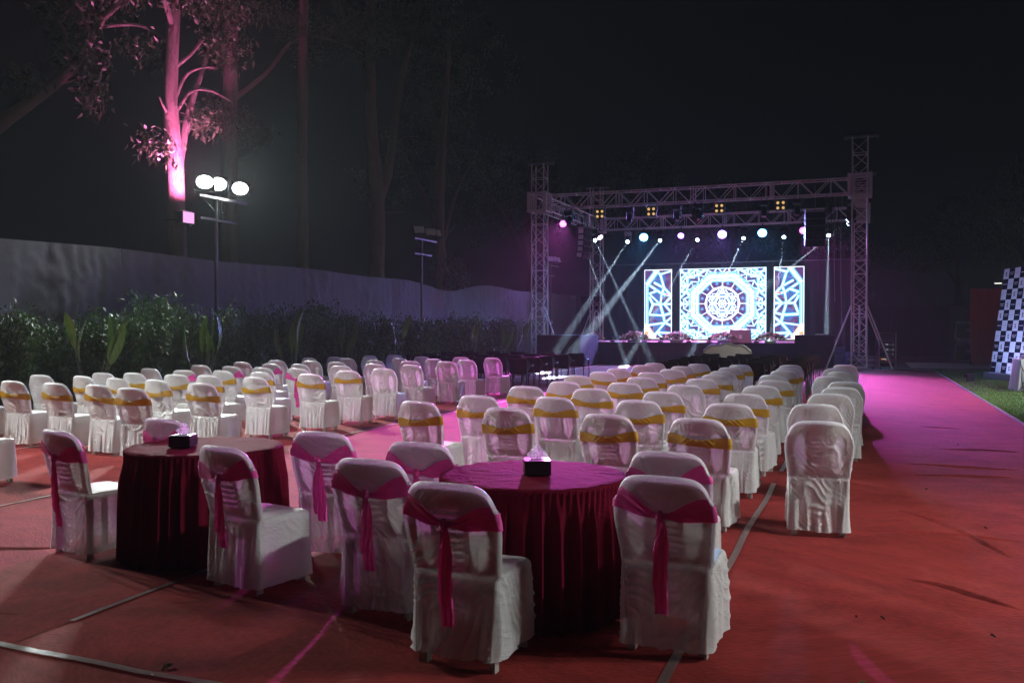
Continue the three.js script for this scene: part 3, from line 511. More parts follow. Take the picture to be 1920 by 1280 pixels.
[[-19, -39, 13, 4.4], [-17, -46, 11, 4.2], [-13, -55, 12.5, 4.6], [-8, -62, 11, 4.4], [-2, -66, 9, 3.6], [9, -60, 11, 4.2], [15, -54, 13, 4.8], [6, -68, 10, 4.4]].forEach(([x, z, h, s], i) =>
  tree(['dark tree just beyond the hedge-side tower', 'dark tree crown behind the hedge-side rear tower', 'dark tree far behind the stage backdrop', 'dark tree far behind the middle of the stage', 'low dark tree far behind the stage right tower', 'dark tree beyond the red cloth wall', 'tall dark tree beyond the checkered banner', 'far dark tree behind the equipment rack'][i],
    [x, 0, z], [[0, 0, 0], [0.1, h * 0.35, 0], [-0.1, h * 0.6, 0.1], [0, h * 0.9, 0]], 0.3, 0.1, [[[[0, h * 0.4, 0], [1, h * 0.6, 0.4], [2.2, h * 0.75, 0.6]], 0.12, 0.04], [[[0, h * 0.45, 0], [-1, h * 0.62, -0.3], [-2, h * 0.8, 0.4]], 0.12, 0.04]],
    [[0, h * 0.8, 0, s * 0.7, 90], [s * 0.5, h * 0.7, 0, s * 0.5, 50], [-s * 0.5, h * 0.68, 0.3, s * 0.5, 50], [0, h * 0.95, 0, s * 0.4, 36]], 81 + i * 3, 'dark trees round the lawn'));
tree('grey-leaved tree over the lawn at the picture edge', [9.5, 0, -24], [[0, 0, 0], [0.1, 3, 0], [-0.3, 5.5, 0.1], [-0.4, 9, 0]], 0.22, 0.08, [[[[0, 3.4, 0], [-0.9, 4.4, 0.4], [-2, 5.2, 0.2]], 0.08, 0.03], [[[-0.2, 5, 0], [-1.0, 6.4, 0], [-1.9, 7.4, 0.3]], 0.07, 0.03]], [[-1.6, 5.4, 0.2, 1.3, 70], [-1.0, 6.6, 0.1, 1.2, 50], [-2.0, 7.9, 0.4, 0.6, 16], [-0.3, 8.6, 0, 1.6, 50], [-1.1, 4.3, 0.3, 0.8, 24]], 120, 'dark trees round the lawn');

// ------------------------------------------------------------------ floodlight poles
const headBox = rbox(0.42, 0.34, 0.07, 0.015), headGlass = new THREE.CylinderGeometry(1, 1, 0.006, 32).rotateX(PI / 2).scale(0.19, 0.155, 1).translate(0, 0, 0.036), headPanel = box(0.37, 0.29, 0.006, 0, 0, 0.038), fins = merge([0, 1, 2, 3, 4, 5].map((k) => box(0.012, 0.28, 0.03, -0.16 + k * 0.064, 0, -0.05)));
const panelLit = glow(0.93, 1.0, 0.97, 7), panelOff = std([0.75, 0.72, 0.74], 0.4);
function floodPole(label, x, z, face, lit, heads, down = 0.42, cone = 1.4, swing = -0.1) { // face: +1 looks towards +x, -1 towards -x
  const o = thing('floodlight_pole', label, 'lamp post', [x, 0, z], face > 0 ? 0 : PI, 'floodlight poles round the ground');
  part('pole', bar(V(0, 0, 0), V(0, 4.62, 0), 0.045, 12, 0.038), M.post, o); part('base_plate', box(0.3, 0.02, 0.3, 0, 0.03, 0), M.post, o);
  part('crossarm', box(0.10, 0.06, 1.7, 0, 4.63, -0.25), M.post, o); part('strut', bar(V(0, 4.3, 0), V(0, 4.6, 0.5), 0.012, 6), M.post, o);
  part('cable_shelf', box(0.05, 0.05, 1.3, 0, 4.12, -0.1), M.post, o);
  part('cable_loop', tube([V(0.06, 4.58, -0.2), V(0.09, 4.42, -0.26), V(0.05, 4.30, -0.18), V(0.07, 4.40, -0.1), V(0.06, 4.58, -0.16)], 0.008, 24, 5), M.cable, o);
  part('junction_box', rbox(0.08, 0.14, 0.09, 0.008, 0.08, 1.3, -0.03), M.paleBox, o); part('socket', rbox(0.05, 0.08, 0.06, 0.008, 0.07, 1.85, -0.03), M.paleBox, o);
  for (const [dz, dy] of heads) {
    const h = new THREE.Group(); h.name = 'flood_head'; o.add(h); h.position.set(0.05, 4.86 + dy, dz); h.rotation.order = 'YXZ'; h.rotation.set(lit ? down : -0.62, PI / 2 + (lit ? swing : face > 0 ? -0.80 : 1.35), 0);
    part('housing', headBox, M.black, h); part('cooling_fins', fins, M.black, h); part('lens', lit ? headGlass : headPanel, lit ? panelLit : panelOff, h);
    part('bracket', merge([bar(V(-0.22, 0, 0), V(-0.22, -0.22, 0), 0.01, 5), bar(V(0.22, 0, 0), V(0.22, -0.22, 0), 0.01, 5), bar(V(-0.22, -0.22, 0), V(0.22, -0.22, 0), 0.01, 5)]), M.black, h);
    if (lit) {
      const l = new THREE.SpotLight(FLOODC, lit, 0, cone, 1.0, 2); l.name = 'flood_lamp'; l.castShadow = true; l.shadow.radius = 6; l.position.set(0, 0, 0.06);
      l.target.position.set(0, 0, 4); h.add(l); h.add(l.target);
    }
  }
  return o;
}
floodPole('lit floodlight pole with glaring white heads beside the hedge', -14.2, -17.13, 1, FLOOD * 3.8, [[0.44, 0.08], [-0.02, 0.10], [-0.82, 0.11]], 0.06, 1.3, -0.80);
floodPole('lit floodlight pole in the hedge at the camera end', -14.2, -6.6, 1, FLOOD * 1.9, [[0.4, 0.06], [-0.02, 0.08], [-0.82, 0.09]], 0.50, 0.85, 0.22);
floodPole('lit floodlight pole on the lawn beside the chair rows', 6.5, -19.5, -1, FLOOD * 1.3, [[0.4, 0.06], [-0.02, 0.08], [-0.82, 0.09]], 0.62, 0.80, -0.62);
floodPole('unlit floodlight pole with three pale panels in the hedge', -14.2, -27.7, 1, 0, [[0.3, 0.05], [-0.6, 0.07], [-1.0, 0.07]]);
floodPole('unlit floodlight pole behind the hedge-side truss tower', -14.2, -41.4, 1, 0, [[0.2, 0.05], [-0.3, 0.07], [-0.8, 0.07]]);
floodPole('lit floodlight pole standing on the lawn side of the tables', 6.3, -6.6, -1, FLOOD * 1.25, [[0.4, 0.06], [-0.02, 0.08], [-0.82, 0.09]], 0.80, 0.78);
floodPole('unlit floodlight pole at the lawn, panels at the picture edge', 5.9, -38.4, -1, 0, [[0.3, 0.8], [-0.2, 0.8], [-0.7, 0.8]]);

{ // pink box floodlight strapped to the trunk
  const o = thing('box_floodlight', 'glowing pink box floodlight strapped to the tree trunk', 'floodlight', [-16.52, 4.30, -18.74]);
  part('housing', rbox(0.24, 0.32, 0.46, 0.01, -0.02, 0.16, 0.0), M.black, o);
  const pinkGlow = glow(1.0, 0.42, 0.85, 1.15);
  part('lamp_face', box(0.012, 0.28, 0.40, 0.108, 0.16, 0), pinkGlow, o); part('door_flap', box(0.012, 0.30, 0.22, 0.19, 0.13, -0.30), std([0.65, 0.4, 0.6], 0.4), o).rotation.y = 0.9;
  part('top_glass', box(0.18, 0.008, 0.36, -0.02, 0.325, 0), pinkGlow, o);
  part('strap', new THREE.TorusGeometry(0.3, 0.012, 6, 24).rotateX(PI / 2).translate(-0.36, 0.1, -0.1), M.cable, o);
  const l = new THREE.SpotLight(new THREE.Color(1.0, 0.20, 0.62), 360, 0, 0.85, 1.0, 2); l.name = 'pink_tree_lamp'; l.position.set(0.62, 0.40, 0.30); l.target.position.set(-0.9, 3.6, -0.35); l.castShadow = true; l.shadow.radius = 5; o.add(l); o.add(l.target);
}

// ------------------------------------------------------------------ stage
const ST = 0.97;
{
  const o = thing('stage', 'black-skirted stage with a magenta-lit carpeted deck', 'stage', [-6.4, 0, -37.6]);
  part('deck', box(10.4, 0.12, 10.2, 0, ST - 0.06, -5.1), M.stageTop, o);
  const panel = (w, x, z, turn) => part('skirt', gridGeo(60, 10, (i, j) => { const u = (i / 60 - 0.5) * w, y = j / 10 * (ST - 0.002) + 0.02; return [u, y - 0.02, 0.012 * sin(u * 26 + n2(u * 2, 3)) * (1 - 0.6 * j / 10), u, y]; }), M.blackCloth, o, [x, 0, z], [0, turn, 0]);
  panel(5.2, -2.6, 0.03, 0); panel(5.2, 2.6, 0.03, 0); panel(10.1, 5.23, -5.1, PI / 2); panel(10.1, -5.23, -5.1, -PI / 2);
  for (let i = 0; i < 4; i++) for (let j = 0; j < 3; j++) part('leg', bar(V(-4.6 + i * 3.07, 0, -0.5 - j * 4.4), V(-4.6 + i * 3.07, ST - 0.12, -0.5 - j * 4.4), 0.03, 6), M.steel, o);
}
{ // draped wing block and console table at the two ends of the stage front
  const mk = (name, label, cat, x, z, w, h, d, turn) => {
    const o = thing(name, label, cat, [x, 0, z], turn);
    part('drape', gridGeo(160, 12, (i, j) => { const q = i / 160 * 2 * (w + d); let px, pz; if (q < w) { px = -w / 2 + q; pz = d / 2; } else if (q < w + d) { px = w / 2; pz = d / 2 - (q - w); } else if (q < 2 * w + d) { px = w / 2 - (q - w - d); pz = -d / 2; } else { px = -w / 2; pz = -d / 2 + (q - 2 * w - d); }
      const t = j / 12, k = 1 + (1 - t) * (0.02 + 0.012 * sin(q * 22 + n2(q, 5) * 2)); return [px * k, 0.015 + t * (h - 0.015), pz * k, q, t * h]; }), M.blackCloth, o);
    part('top', box(w, 0.03, d, 0, h + 0.015, 0), M.black, o); return o;
  };
  mk('side_riser', 'black draped riser at the hedge end of the stage', 'riser', -11.55, -36.0, 1.85, 1.25, 2.6, 0);
  const c = mk('console_table', 'black draped console table at the lawn end of the stage', 'table', -1.75, -36.9, 1.42, 1.27, 0.9, 0);
  const k1 = thing('controller', 'small pale controller on the draped console table', 'controller', [-1.55, 1.302, -36.9]); part('body', rbox(0.34, 0.06, 0.24, 0.01, 0, 0.03, 0), M.paleBox, k1); part('screen', box(0.2, 0.14, 0.015, 0.02, 0.13, -0.08), M.black, k1); part('stand', box(0.04, 0.06, 0.03, 0.02, 0.06, -0.09), M.black, k1);
  for (const [x, z, h, l] of [[-0.82, -36.9, 0.84, 'blue-lit tall case beside the truss tower'], [-0.42, -37.5, 0.62, 'blue-lit low case behind the truss tower']]) { const q = thing('equipment_case', l, 'case', [x, 0, z]); part('body', rbox(0.40, h, 0.5, 0.02, 0, h / 2, 0), M.caseBlue, q); for (const s of [-1, 1]) part('latch', box(0.05, 0.05, 0.012, s * 0.1, h * 0.6, 0.256), M.steel, q); part('lid_seam', box(0.404, 0.012, 0.504, 0, h * 0.72, 0), M.black, q); }
  const st = thing('deck_stack', 'stack of spare stage decks behind the truss tower foot', 'stage decks', [-0.05, 0, -37.2]); for (let k = 0; k < 5; k++) part('deck_board', rbox(0.95, 0.075, 0.5, 0.008, (k % 2) * 0.03, 0.045 + k * 0.10, 0), k % 2 ? M.steel : M.post, st);
}

// ------------------------------------------------------------------ truss
const chordR = 0.028, braceR = 0.0125;
const unitBrace = new THREE.CylinderGeometry(braceR, braceR, 1, 6, 1);
function brace(name, a, b, parent, m = M.alu, r = 1) {
  const d = b.clone().sub(a), l = d.length(), q = part(name, unitBrace, m, parent); q.position.copy(a).addScaledVector(d, 0.5); q.scale.set(r, l, r); q.quaternion.setFromUnitVectors(V(0, 1, 0), d.normalize()); return q;
}
const TW = 0.27; // half the truss width
function tower(label, x, z, h, out) {
  const o = thing('truss_tower', label, 'truss tower', [x, 0, z], 0, 'four towers of the stage truss'), c = [[-TW, -TW], [TW, -TW], [TW, TW], [-TW, TW]];
  for (const [a, b] of c) part('chord', bar(V(a, 0.06, b), V(a, h, b), chordR, 8), M.alu, o);
  const n = Math.round((h - 0.2) / 0.5), st = (h - 0.2) / n;
  for (let k = 0; k < 4; k++) for (let i = 0; i < n; i++) {
    const [ax, az] = c[k], [bx, bz] = c[(k + 1) % 4], y0 = 0.1 + i * st, y1 = y0 + st, f = (i + k) % 2;
    brace('brace', f ? V(ax, y0, az) : V(bx, y0, bz), f ? V(bx, y1, bz) : V(ax, y1, az), o);
    if (i % 4 === 0) brace('rung', V(ax, y0, az), V(bx, y0, bz), o, M.alu, 1.3);
  }
  part('base_plate', box(0.9, 0.05, 0.9, 0, 0.045, 0), M.steel, o);
  // sleeve block the beams are carried by
  const s = new THREE.Group(); s.name = 'sleeve_block'; o.add(s); s.position.y = 6.92; const W = 0.37;
  for (const [a, b] of [[-W, -W], [W, -W], [W, W], [-W, W]]) part('corner_plate', box(0.12, 0.86, 0.12, a, 0, b), M.alu, s);
  for (const y of [-0.38, 0.38]) for (const q of [0, 1]) for (const e of [-W, W]) part('edge_plate', q ? box(0.62, 0.09, 0.05, 0, y, e) : box(0.05, 0.09, 0.62, e, y, 0), M.alu, s);
  // head with its two wheels
  const hd = part('head_bar', box(1.15, 0.09, 0.12, 0.06, h + 0.045, 0), M.steel, o); for (const e of [-0.5, 0.6]) part('wheel', new THREE.CylinderGeometry(0.07, 0.07, 0.04, 16).rotateX(PI / 2).translate(e, h + 0.0, 0.09), M.steel, o);
  for (const [dx, dz] of out) { part('outrigger', bar(V(dx * TW, 2.45, dz * TW), V(dx * 1.15, 0.07, dz * 1.15), 0.032, 8), M.alu, o); part('outrigger_foot', rbox(0.16, 0.05, 0.16, 0.01, dx * 1.15, 0.045, dz * 1.15), M.steel, o); }
  return o;
}
const HX = -12.9, LX = -0.12, FZ = -36.2, RZ = -45.0;
tower('tallest-looking silver truss tower beside the equipment rack', LX, FZ, 8.72, [[-1, 0.3], [1, 0.3], [0, -1]]);
tower('silver truss tower in front of the hedge end', HX, FZ, 8.55, [[-1, 0.3], [1, 0.3], [0, -1]]);
tower('rear silver truss tower behind the draped riser', HX, RZ, 8.8, [[-1, 0.3], [0, 1], [0, -1]]);
tower('rear silver truss tower hidden behind the one by the rack', LX, RZ, 8.7, [[1, 0], [0, -1]]);
function beam(label, a, b, y0, y1) { // box truss from a to b ([x, z]), zigzag in its upright faces, rungs above and below
  const A = V(a[0], 0, a[1]), B = V(b[0], 0, b[1]), L = A.distanceTo(B), o = thing('truss_beam', label, 'truss', [a[0], 0, a[1]], Math.atan2(-(B.z - A.z), B.x - A.x), 'beams of the stage truss');
  for (const y of [y0, y1]) for (const z of [-TW, TW]) part('chord', bar(V(0, y, z), V(L, y, z), chordR, 8), M.alu, o);
  const n = Math.round(L / 1.22), st = L / n, h = st / 2;
  for (let i = 0; i < n; i++) for (const z of [-TW, TW]) {
    const x = i * st; brace('brace', V(x, y0, z), V(x + h - 0.05, y1, z), o, M.alu, 1.3); brace('brace', V(x + h + 0.05, y1, z), V(x + st, y0, z), o, M.alu, 1.3); brace('upright', V(x + h, y0, z), V(x + h, y1, z), o, M.alu, 1.3);
  }
  for (let i = 0; i <= n * 2; i++) { const x = min(L - 0.02, max(0.02, i * h)); brace('rung', V(x, i % 2 ? y1 : y0, -TW), V(x, i % 2 ? y1 : y0, TW), o, M.alu, 1.2); brace('rung', V(x, i % 2 ? y0 : y1, -TW), V(x, i % 2 ? y0 : y1, TW), o, M.alu, 1.2); }
  for (let x = 3.05; x < L - 1; x += 3.05) for (const z of [-TW, TW]) { brace('joint_bar', V(x - 0.05, y0, z), V(x - 0.05, y1, z), o, M.alu, 1.8); brace('joint_bar', V(x + 0.05, y0, z), V(x + 0.05, y1, z), o, M.alu, 1.8); }
  return o;
}
const BY0 = 6.63, BY1 = 7.2;
beam('front truss beam carrying the yellow blinder lamps', [HX + 0.44, FZ], [LX - 0.44, FZ], BY0, BY1);
beam('rear truss beam hung with beam lights above the screens', [HX + 0.44, RZ], [LX - 0.44, RZ], BY0, BY1);
beam('side truss beam on the hedge side of the stage', [HX, FZ - 0.44], [HX, RZ + 0.44], BY0, BY1);
beam('side truss beam on the lawn side of the stage', [LX, FZ - 0.44], [LX, RZ + 0.44], BY0, BY1);

// ------------------------------------------------------------------ screens
function canvas(w, h, draw) { const c = document.createElement('canvas'); c.width = w; c.height = h; draw(c.getContext('2d'), w, h); const t = new THREE.CanvasTexture(c); t.colorSpace = THREE.SRGBColorSpace; t.anisotropy = 8; return t; }
function poly(g, pts, close = true) { g.beginPath(); pts.forEach(([x, y], i) => i ? g.lineTo(x, y) : g.moveTo(x, y)); if (close) g.closePath(); g.stroke(); }
const ring = (cx, cy, r, n, a = 0, e = 1) => Array.from({ length: n }, (_, i) => [cx + r * cos(a + i * 2 * PI / n), cy + r * e * sin(a + i * 2 * PI / n)]);
function stroke(g, pts, w, glowC, core = '#ffffff', close = true) { g.lineJoin = 'miter'; g.strokeStyle = glowC; g.lineWidth = w * 2.1; g.globalAlpha = 0.75; poly(g, pts, close); g.globalAlpha = 1; g.strokeStyle = core; g.lineWidth = w; poly(g, pts, close); }
const CY = '#3fc4ff', WH = '#e9fbff', PU = '#4a3260';
const midTex = canvas(1024, 860, (g, W, H) => {
  const cx = W / 2, cy = H / 2, r = rnd(3); g.fillStyle = PU; g.fillRect(0, 0, W, H);
  for (let k = 0; k < 60; k++) { g.fillStyle = ['#5b3f78', '#3c2750', '#6a4a80'][k % 3]; g.globalAlpha = 0.35; g.fillRect(r() * W, r() * H, 80, 60); } g.globalAlpha = 1;
  // outer web, mirrored to the four quarters
  for (const sx of [-1, 1]) for (const sy of [-1, 1]) {
    const m = (l) => l.map(([x, y]) => [cx + sx * x, cy + sy * y]);
    for (const l of [[[360, 430], [512, 300]], [[512, 150], [420, 230]], [[420, 230], [512, 300]], [[420, 230], [400, 430]], [[300, 430], [420, 330], [512, 430]], [[420, 330], [420, 230]], [[512, 70], [430, 150], [512, 150]], [[430, 150], [420, 230]], [[430, 150], [380, 60]], [[512, 0], [390, 0]], [[200, 430], [300, 350], [300, 430]], [[300, 350], [420, 330]], [[512, 230], [420, 230]]]) stroke(g, m(l), 17, CY, WH, false);
  }
  for (const [r0, r1, n] of [[395, 470, 24], [470, 560, 24], [560, 670, 24]]) for (let k = 0; k < n; k++) { const a = k * 2 * PI / n, b = (k + 0.5) * 2 * PI / n, c = (k + 1) * 2 * PI / n; stroke(g, [[cx + r0 * cos(a), cy + r0 * sin(a) * 0.95], [cx + r1 * cos(b), cy + r1 * sin(b) * 0.95], [cx + r0 * cos(c), cy + r0 * sin(c) * 0.95]], 8 + r() * 5, CY, WH, false); if (k % 2) stroke(g, [[cx + r1 * cos(b), cy + r1 * sin(b) * 0.95], [cx + r1 * cos(b + 2 * PI / n), cy + r1 * sin(b + 2 * PI / n) * 0.95]], 9, CY, WH, false); }
  // broad broken ring
  const o1 = ring(cx, cy, 372, 8, PI / 8, 0.95); stroke(g, o1, 56, '#7fdcff', '#f2fdff'); stroke(g, ring(cx, cy, 325, 8, PI / 8, 0.95), 26, '#59c9ff', '#c9f1ff');
  for (let k = 0; k < 260; k++) { const a = r() * 6.283, q = 295 + r() * 130, L = 8 + r() * 26; g.strokeStyle = ['#ffffff', '#8fe0ff', '#ffb08a', PU, '#a58cff'][Math.floor(r() * 5)]; g.lineWidth = 3 + r() * 6; g.beginPath(); g.moveTo(cx + q * cos(a), cy + q * sin(a) * 0.95); g.lineTo(cx + (q + L) * cos(a + 0.05), cy + (q + L) * sin(a + 0.05) * 0.95); g.stroke(); }
  g.fillStyle = '#ff9a66'; g.fillRect(cx - 362, cy - 70, 14, 130);
  // spokes and stars
  for (let k = 0; k < 12; k++) { const a = k * PI / 6; stroke(g, [[cx + 196 * cos(a), cy + 196 * sin(a)], [cx + 300 * cos(a), cy + 300 * sin(a) * 0.97]], 6, '#9bd8ff', '#ffffff', false); const b = a + PI / 12, x = cx + 248 * cos(b), y = cy + 248 * sin(b); g.fillStyle = '#5aa8f0'; for (const q of [0, 1, 2]) { g.save(); g.translate(x, y); g.rotate(b + q * PI / 3); g.fillRect(-3, -20, 6, 40); g.restore(); } }
  // inner rose
  stroke(g, ring(cx, cy, 205, 12, 0), 11, '#b7d8ff', '#ffffff'); stroke(g, ring(cx, cy, 190, 12, PI / 12), 5, '#8fb4ff', '#ffffff');
  g.fillStyle = '#2f5fd0'; for (const p of ring(cx, cy, 110, 6, PI / 6)) { g.globalAlpha = 0.75; g.beginPath(); g.arc(p[0], p[1], 42, 0, 7); g.fill(); } g.globalAlpha = 1;
  for (let k = 0; k < 3; k++) stroke(g, ring(cx, cy, 168, 4, k * PI / 6 + PI / 12), 9, '#67c5ff', '#ffffff');
  stroke(g, ring(cx, cy, 178, 3, PI / 2), 10, '#67c5ff', '#ffffff'); stroke(g, ring(cx, cy, 178, 3, -PI / 2), 10, '#67c5ff', '#ffffff');
  stroke(g, ring(cx, cy, 92, 6, 0), 12, '#8fe0ff', '#ffffff'); stroke(g, ring(cx, cy, 46, 6, PI / 6), 10, '#8fe0ff', '#ffffff'); for (let k = 0; k < 6; k++) stroke(g, [[cx, cy], [cx + 90 * cos(k * PI / 3), cy + 90 * sin(k * PI / 3)]], 8, '#8fe0ff', '#ffffff', false);
  g.strokeStyle = '#d8f4ff'; g.lineWidth = 8; g.strokeRect(4, 4, W - 8, H - 8);
});
function sideTex(mirror, seed) {
  return canvas(344, 860, (g, W, H) => {
    if (mirror) { g.translate(W, 0); g.scale(-1, 1); } const r = rnd(seed); g.fillStyle = PU; g.fillRect(0, 0, W, H);
    for (let k = 0; k < 24; k++) { g.fillStyle = ['#5b3f78', '#6a5270', '#8a5a60'][k % 3]; g.globalAlpha = 0.4; g.fillRect(r() * W, r() * H, 70, 60); } g.globalAlpha = 1;
    g.fillStyle = '#2f9cf0'; g.globalAlpha = 0.35; for (const y of [120, 300, 560, 740]) { g.beginPath(); g.arc(190, y, 80, 0, 7); g.fill(); } g.globalAlpha = 1;
    const L = [[[344, 330], [250, 230], [120, 160]], [[250, 230], [200, 60], [110, 0]], [[200, 60], [344, 20]], [[344, 330], [220, 300], [60, 190]], [[220, 300], [250, 230]], [[220, 300], [200, 430], [60, 300]], [[200, 430], [344, 430]], [[200, 430], [110, 430], [60, 340]], [[110, 430], [60, 560]], [[344, 540], [250, 430], [344, 330]], [[200, 430], [240, 570], [344, 540]], [[240, 570], [60, 560]], [[240, 570], [260, 660], [344, 700]], [[260, 660], [60, 690]], [[260, 660], [160, 780], [344, 790]], [[160, 780], [100, 860]], [[160, 780], [240, 860]], [[260, 660], [344, 590]], [[60, 300], [170, 260]]];
    for (const l of L) stroke(g, l, 14 + r() * 7, CY, WH, false);
    g.fillStyle = '#59c4ff'; g.fillRect(16, 190, 40, 500); g.fillStyle = '#bdeaff'; g.fillRect(24, 200, 16, 480);
    stroke(g, [[0, 690], [120, 860]], 44, '#ffd9b8', '#fffaf2', false); stroke(g, [[30, 190], [170, 0]], 34, '#6fd0ff', '#eefaff', false); g.fillStyle = '#ff8a4a'; g.fillRect(6, 770, 50, 26); g.fillStyle = '#e06a60'; g.fillRect(262, 300, 46, 20);
    g.strokeStyle = '#f2fbff'; g.lineWidth = 8; g.strokeRect(4, 4, W - 8, H - 8);
  });
}
function ledWall(label, x, w, tex, cols) {
  const o = thing('led_screen', label, 'screen', [x, ST, -46.0], 0, 'screens on the stage'), h = 3.58;
  const m = std([0.01, 0.01, 0.01], 0.6, { emissive: new THREE.Color(1, 1, 1), emissiveMap: tex, emissiveIntensity: 2.0 });
  const rows = 7, cw = w / cols, chh = h / rows;
  for (let i = 0; i < cols; i++) for (let j = 0; j < rows; j++) { // tiles of the wall, each showing its piece of the picture
    const g = new THREE.BoxGeometry(cw - 0.003, chh - 0.003, 0.07), u = g.attributes.uv; for (let k = 0; k < u.count; k++) u.setXY(k, (i + u.getX(k)) / cols, (j + u.getY(k)) / rows);
    part('screen_tile', g, m, o, [-w / 2 + (i + 0.5) * cw, 0.04 + (j + 0.5) * chh, 0]);
  }
  part('support', box(w - 0.1, 0.06, 0.4, 0, 0.0, -0.25), M.black, o); for (const s of [-1, 1]) part('back_strut', bar(V(s * w * 0.4, 0, -0.42), V(s * w * 0.4, h, -0.08), 0.025, 6), M.steel, o);
  const l = new THREE.RectAreaLight(new THREE.Color(0.75, 0.85, 1.0), 0.55, w * 0.95, h * 0.95); l.name = 'screen_glow'; l.position.set(0, h / 2, 0.06); l.rotation.y = PI; o.add(l);
  return o;
}
ledWall('wide middle screen with a white and cyan rose pattern', -6.6, 4.28, midTex, 8);
ledWall('narrow screen with web pattern on the hedge side', -9.88, 1.43, sideTex(false, 4), 3);
ledWall('narrow screen with web pattern behind the console table', -3.38, 1.43, sideTex(true, 9), 3);
{
  const o = thing('stage_backdrop', 'dark violet cloth backdrop behind the screens', 'backdrop', [-6.5, 0, -47.6]);
  for (let k = 0; k < 6; k++) part('drop_panel', gridGeo(30, 12, (i, j) => { const x = -6.6 + (k + i / 30) * 2.2 + (i === 0 ? 0.003 : i === 30 ? -0.003 : 0), y = 0.02 + j / 12 * 4.95; return [x, y, 0.03 * sin(x * 9) + 0.03 * n2(x * 2, y * 0.3), x, y]; }), M.blackCloth, o);
  part('top_pipe', bar(V(-6.6, 4.99, 0), V(6.6, 4.99, 0), 0.025, 8), M.steel, o); for (const x of [-6.5, -2.2, 2.2, 6.5]) part('upright_pipe', bar(V(x, 0, -0.1), V(x, 4.99, -0.1), 0.025, 8), M.steel, o);
}

// ------------------------------------------------------------------ stage lights
const lensGeo = new THREE.CylinderGeometry(0.085, 0.085, 0.02, 20).rotateX(PI / 2);
function headShape() { return new THREE.LatheGeometry([[0, -0.2], [0.08, -0.19], [0.115, -0.12], [0.12, 0.02], [0.10, 0.12], [0.095, 0.17], [0.09, 0.175]].map(([r, y]) => new THREE.Vector2(r, y)), 20).rotateX(PI / 2); }
const hs = headShape(), yoke = merge([box(0.03, 0.34, 0.08, -0.15, 0.10, 0), box(0.03, 0.34, 0.08, 0.15, 0.10, 0), box(0.33, 0.04, 0.09, 0, 0.27, 0)]), headBase = rbox(0.34, 0.16, 0.24, 0.02, 0, 0.37, 0), clampG = merge([box(0.05, 0.12, 0.05, -0.1, 0.50, 0), box(0.05, 0.12, 0.05, 0.1, 0.50, 0)]);
const headGrey = std([0.45, 0.43, 0.46], 0.5);
let beamN = 0;
function movingHead(label, p, target, opt = {}) { // hangs from the truss above; its lens looks at the target
  const { I = 0, color = [0.62, 0.80, 1], ang = 0.015, glowK = 14, body = M.black, hang = 0.56 } = opt;
  const o = thing('moving_head', label, 'stage light', [p[0], p[1], p[2]], 0, 'stage lights on the truss');
  part('base', headBase, body, o); part('clamp', clampG, M.steel, o); part('yoke', yoke, body, o);
  const h = new THREE.Group(); h.name = 'head'; o.add(h); h.lookAt(V(...target));
  part('barrel', hs, body, h); part('lens', lensGeo, I ? glow(...color, glowK) : M.glossBlack, h, [0, 0, 0.18]);
  if (I) { const l = new THREE.SpotLight(new THREE.Color(...color), I, 0, ang, opt.pen ?? 0.35, 2); l.name = 'beam_lamp'; l.castShadow = true; l.shadow.radius = opt.rad ?? 0.6; l.position.set(0, 0, 0.2); l.target.position.set(0, 0, 3); h.add(l); h.add(l.target); }
  return o;
}
const BEAM = 620000, HY = 6.03;
movingHead('grey beam light nearest the rear tower, tilted to the hedge', [-11.21, HY, -44.95], [-10.4, 0, -29.5], { I: BEAM * 0.6, body: headGrey });
movingHead('beam light with long slanting beam, just past the cyan wash', [-9.53, HY, -44.95], [-9.1, 0, -26.9], { I: BEAM });
movingHead('beam light aimed at the white floor patch below', [-7.64, HY, -44.95], [-8.96, 0, -35.2], { I: BEAM * 0.9 });
movingHead('beam light over the middle screen, tilted to the hedge', [-5.41, HY, -44.95], [-6.5, 0, -35.2], { I: BEAM * 0.8 });
movingHead('beam light over the gap beside the console-side screen', [-3.54, HY, -44.95], [-3.46, 0, -36.3], { I: BEAM * 0.8 });
movingHead('beam light shining straight down on the console table', [-1.52, HY, -44.95], [-1.3, 0, -35.9], { I: BEAM * 0.9 });
movingHead('upper beam light on the lawn-side beam by the tower', [-0.45, HY, -40.2], [-8, 0.9, -44], { I: BEAM * 0.45, hang: 1 });
movingHead('lower beam light on the lawn-side beam by the tower', [-0.45, HY - 0.02, -38.6], [-6.7, 0.97, -40.4], { I: BEAM * 0.5 });
movingHead('beam light under the hedge-side beam, crossing towards the stage', [-12.55, HY, -41.0], [-9.08, 0, -36.3], { I: BEAM * 0.6 });
movingHead('beam light by the rear tower, crossing to the floor patch', [-12.5, HY, -43.2], [-7.6, 0, -34.8], { I: BEAM * 0.5 });
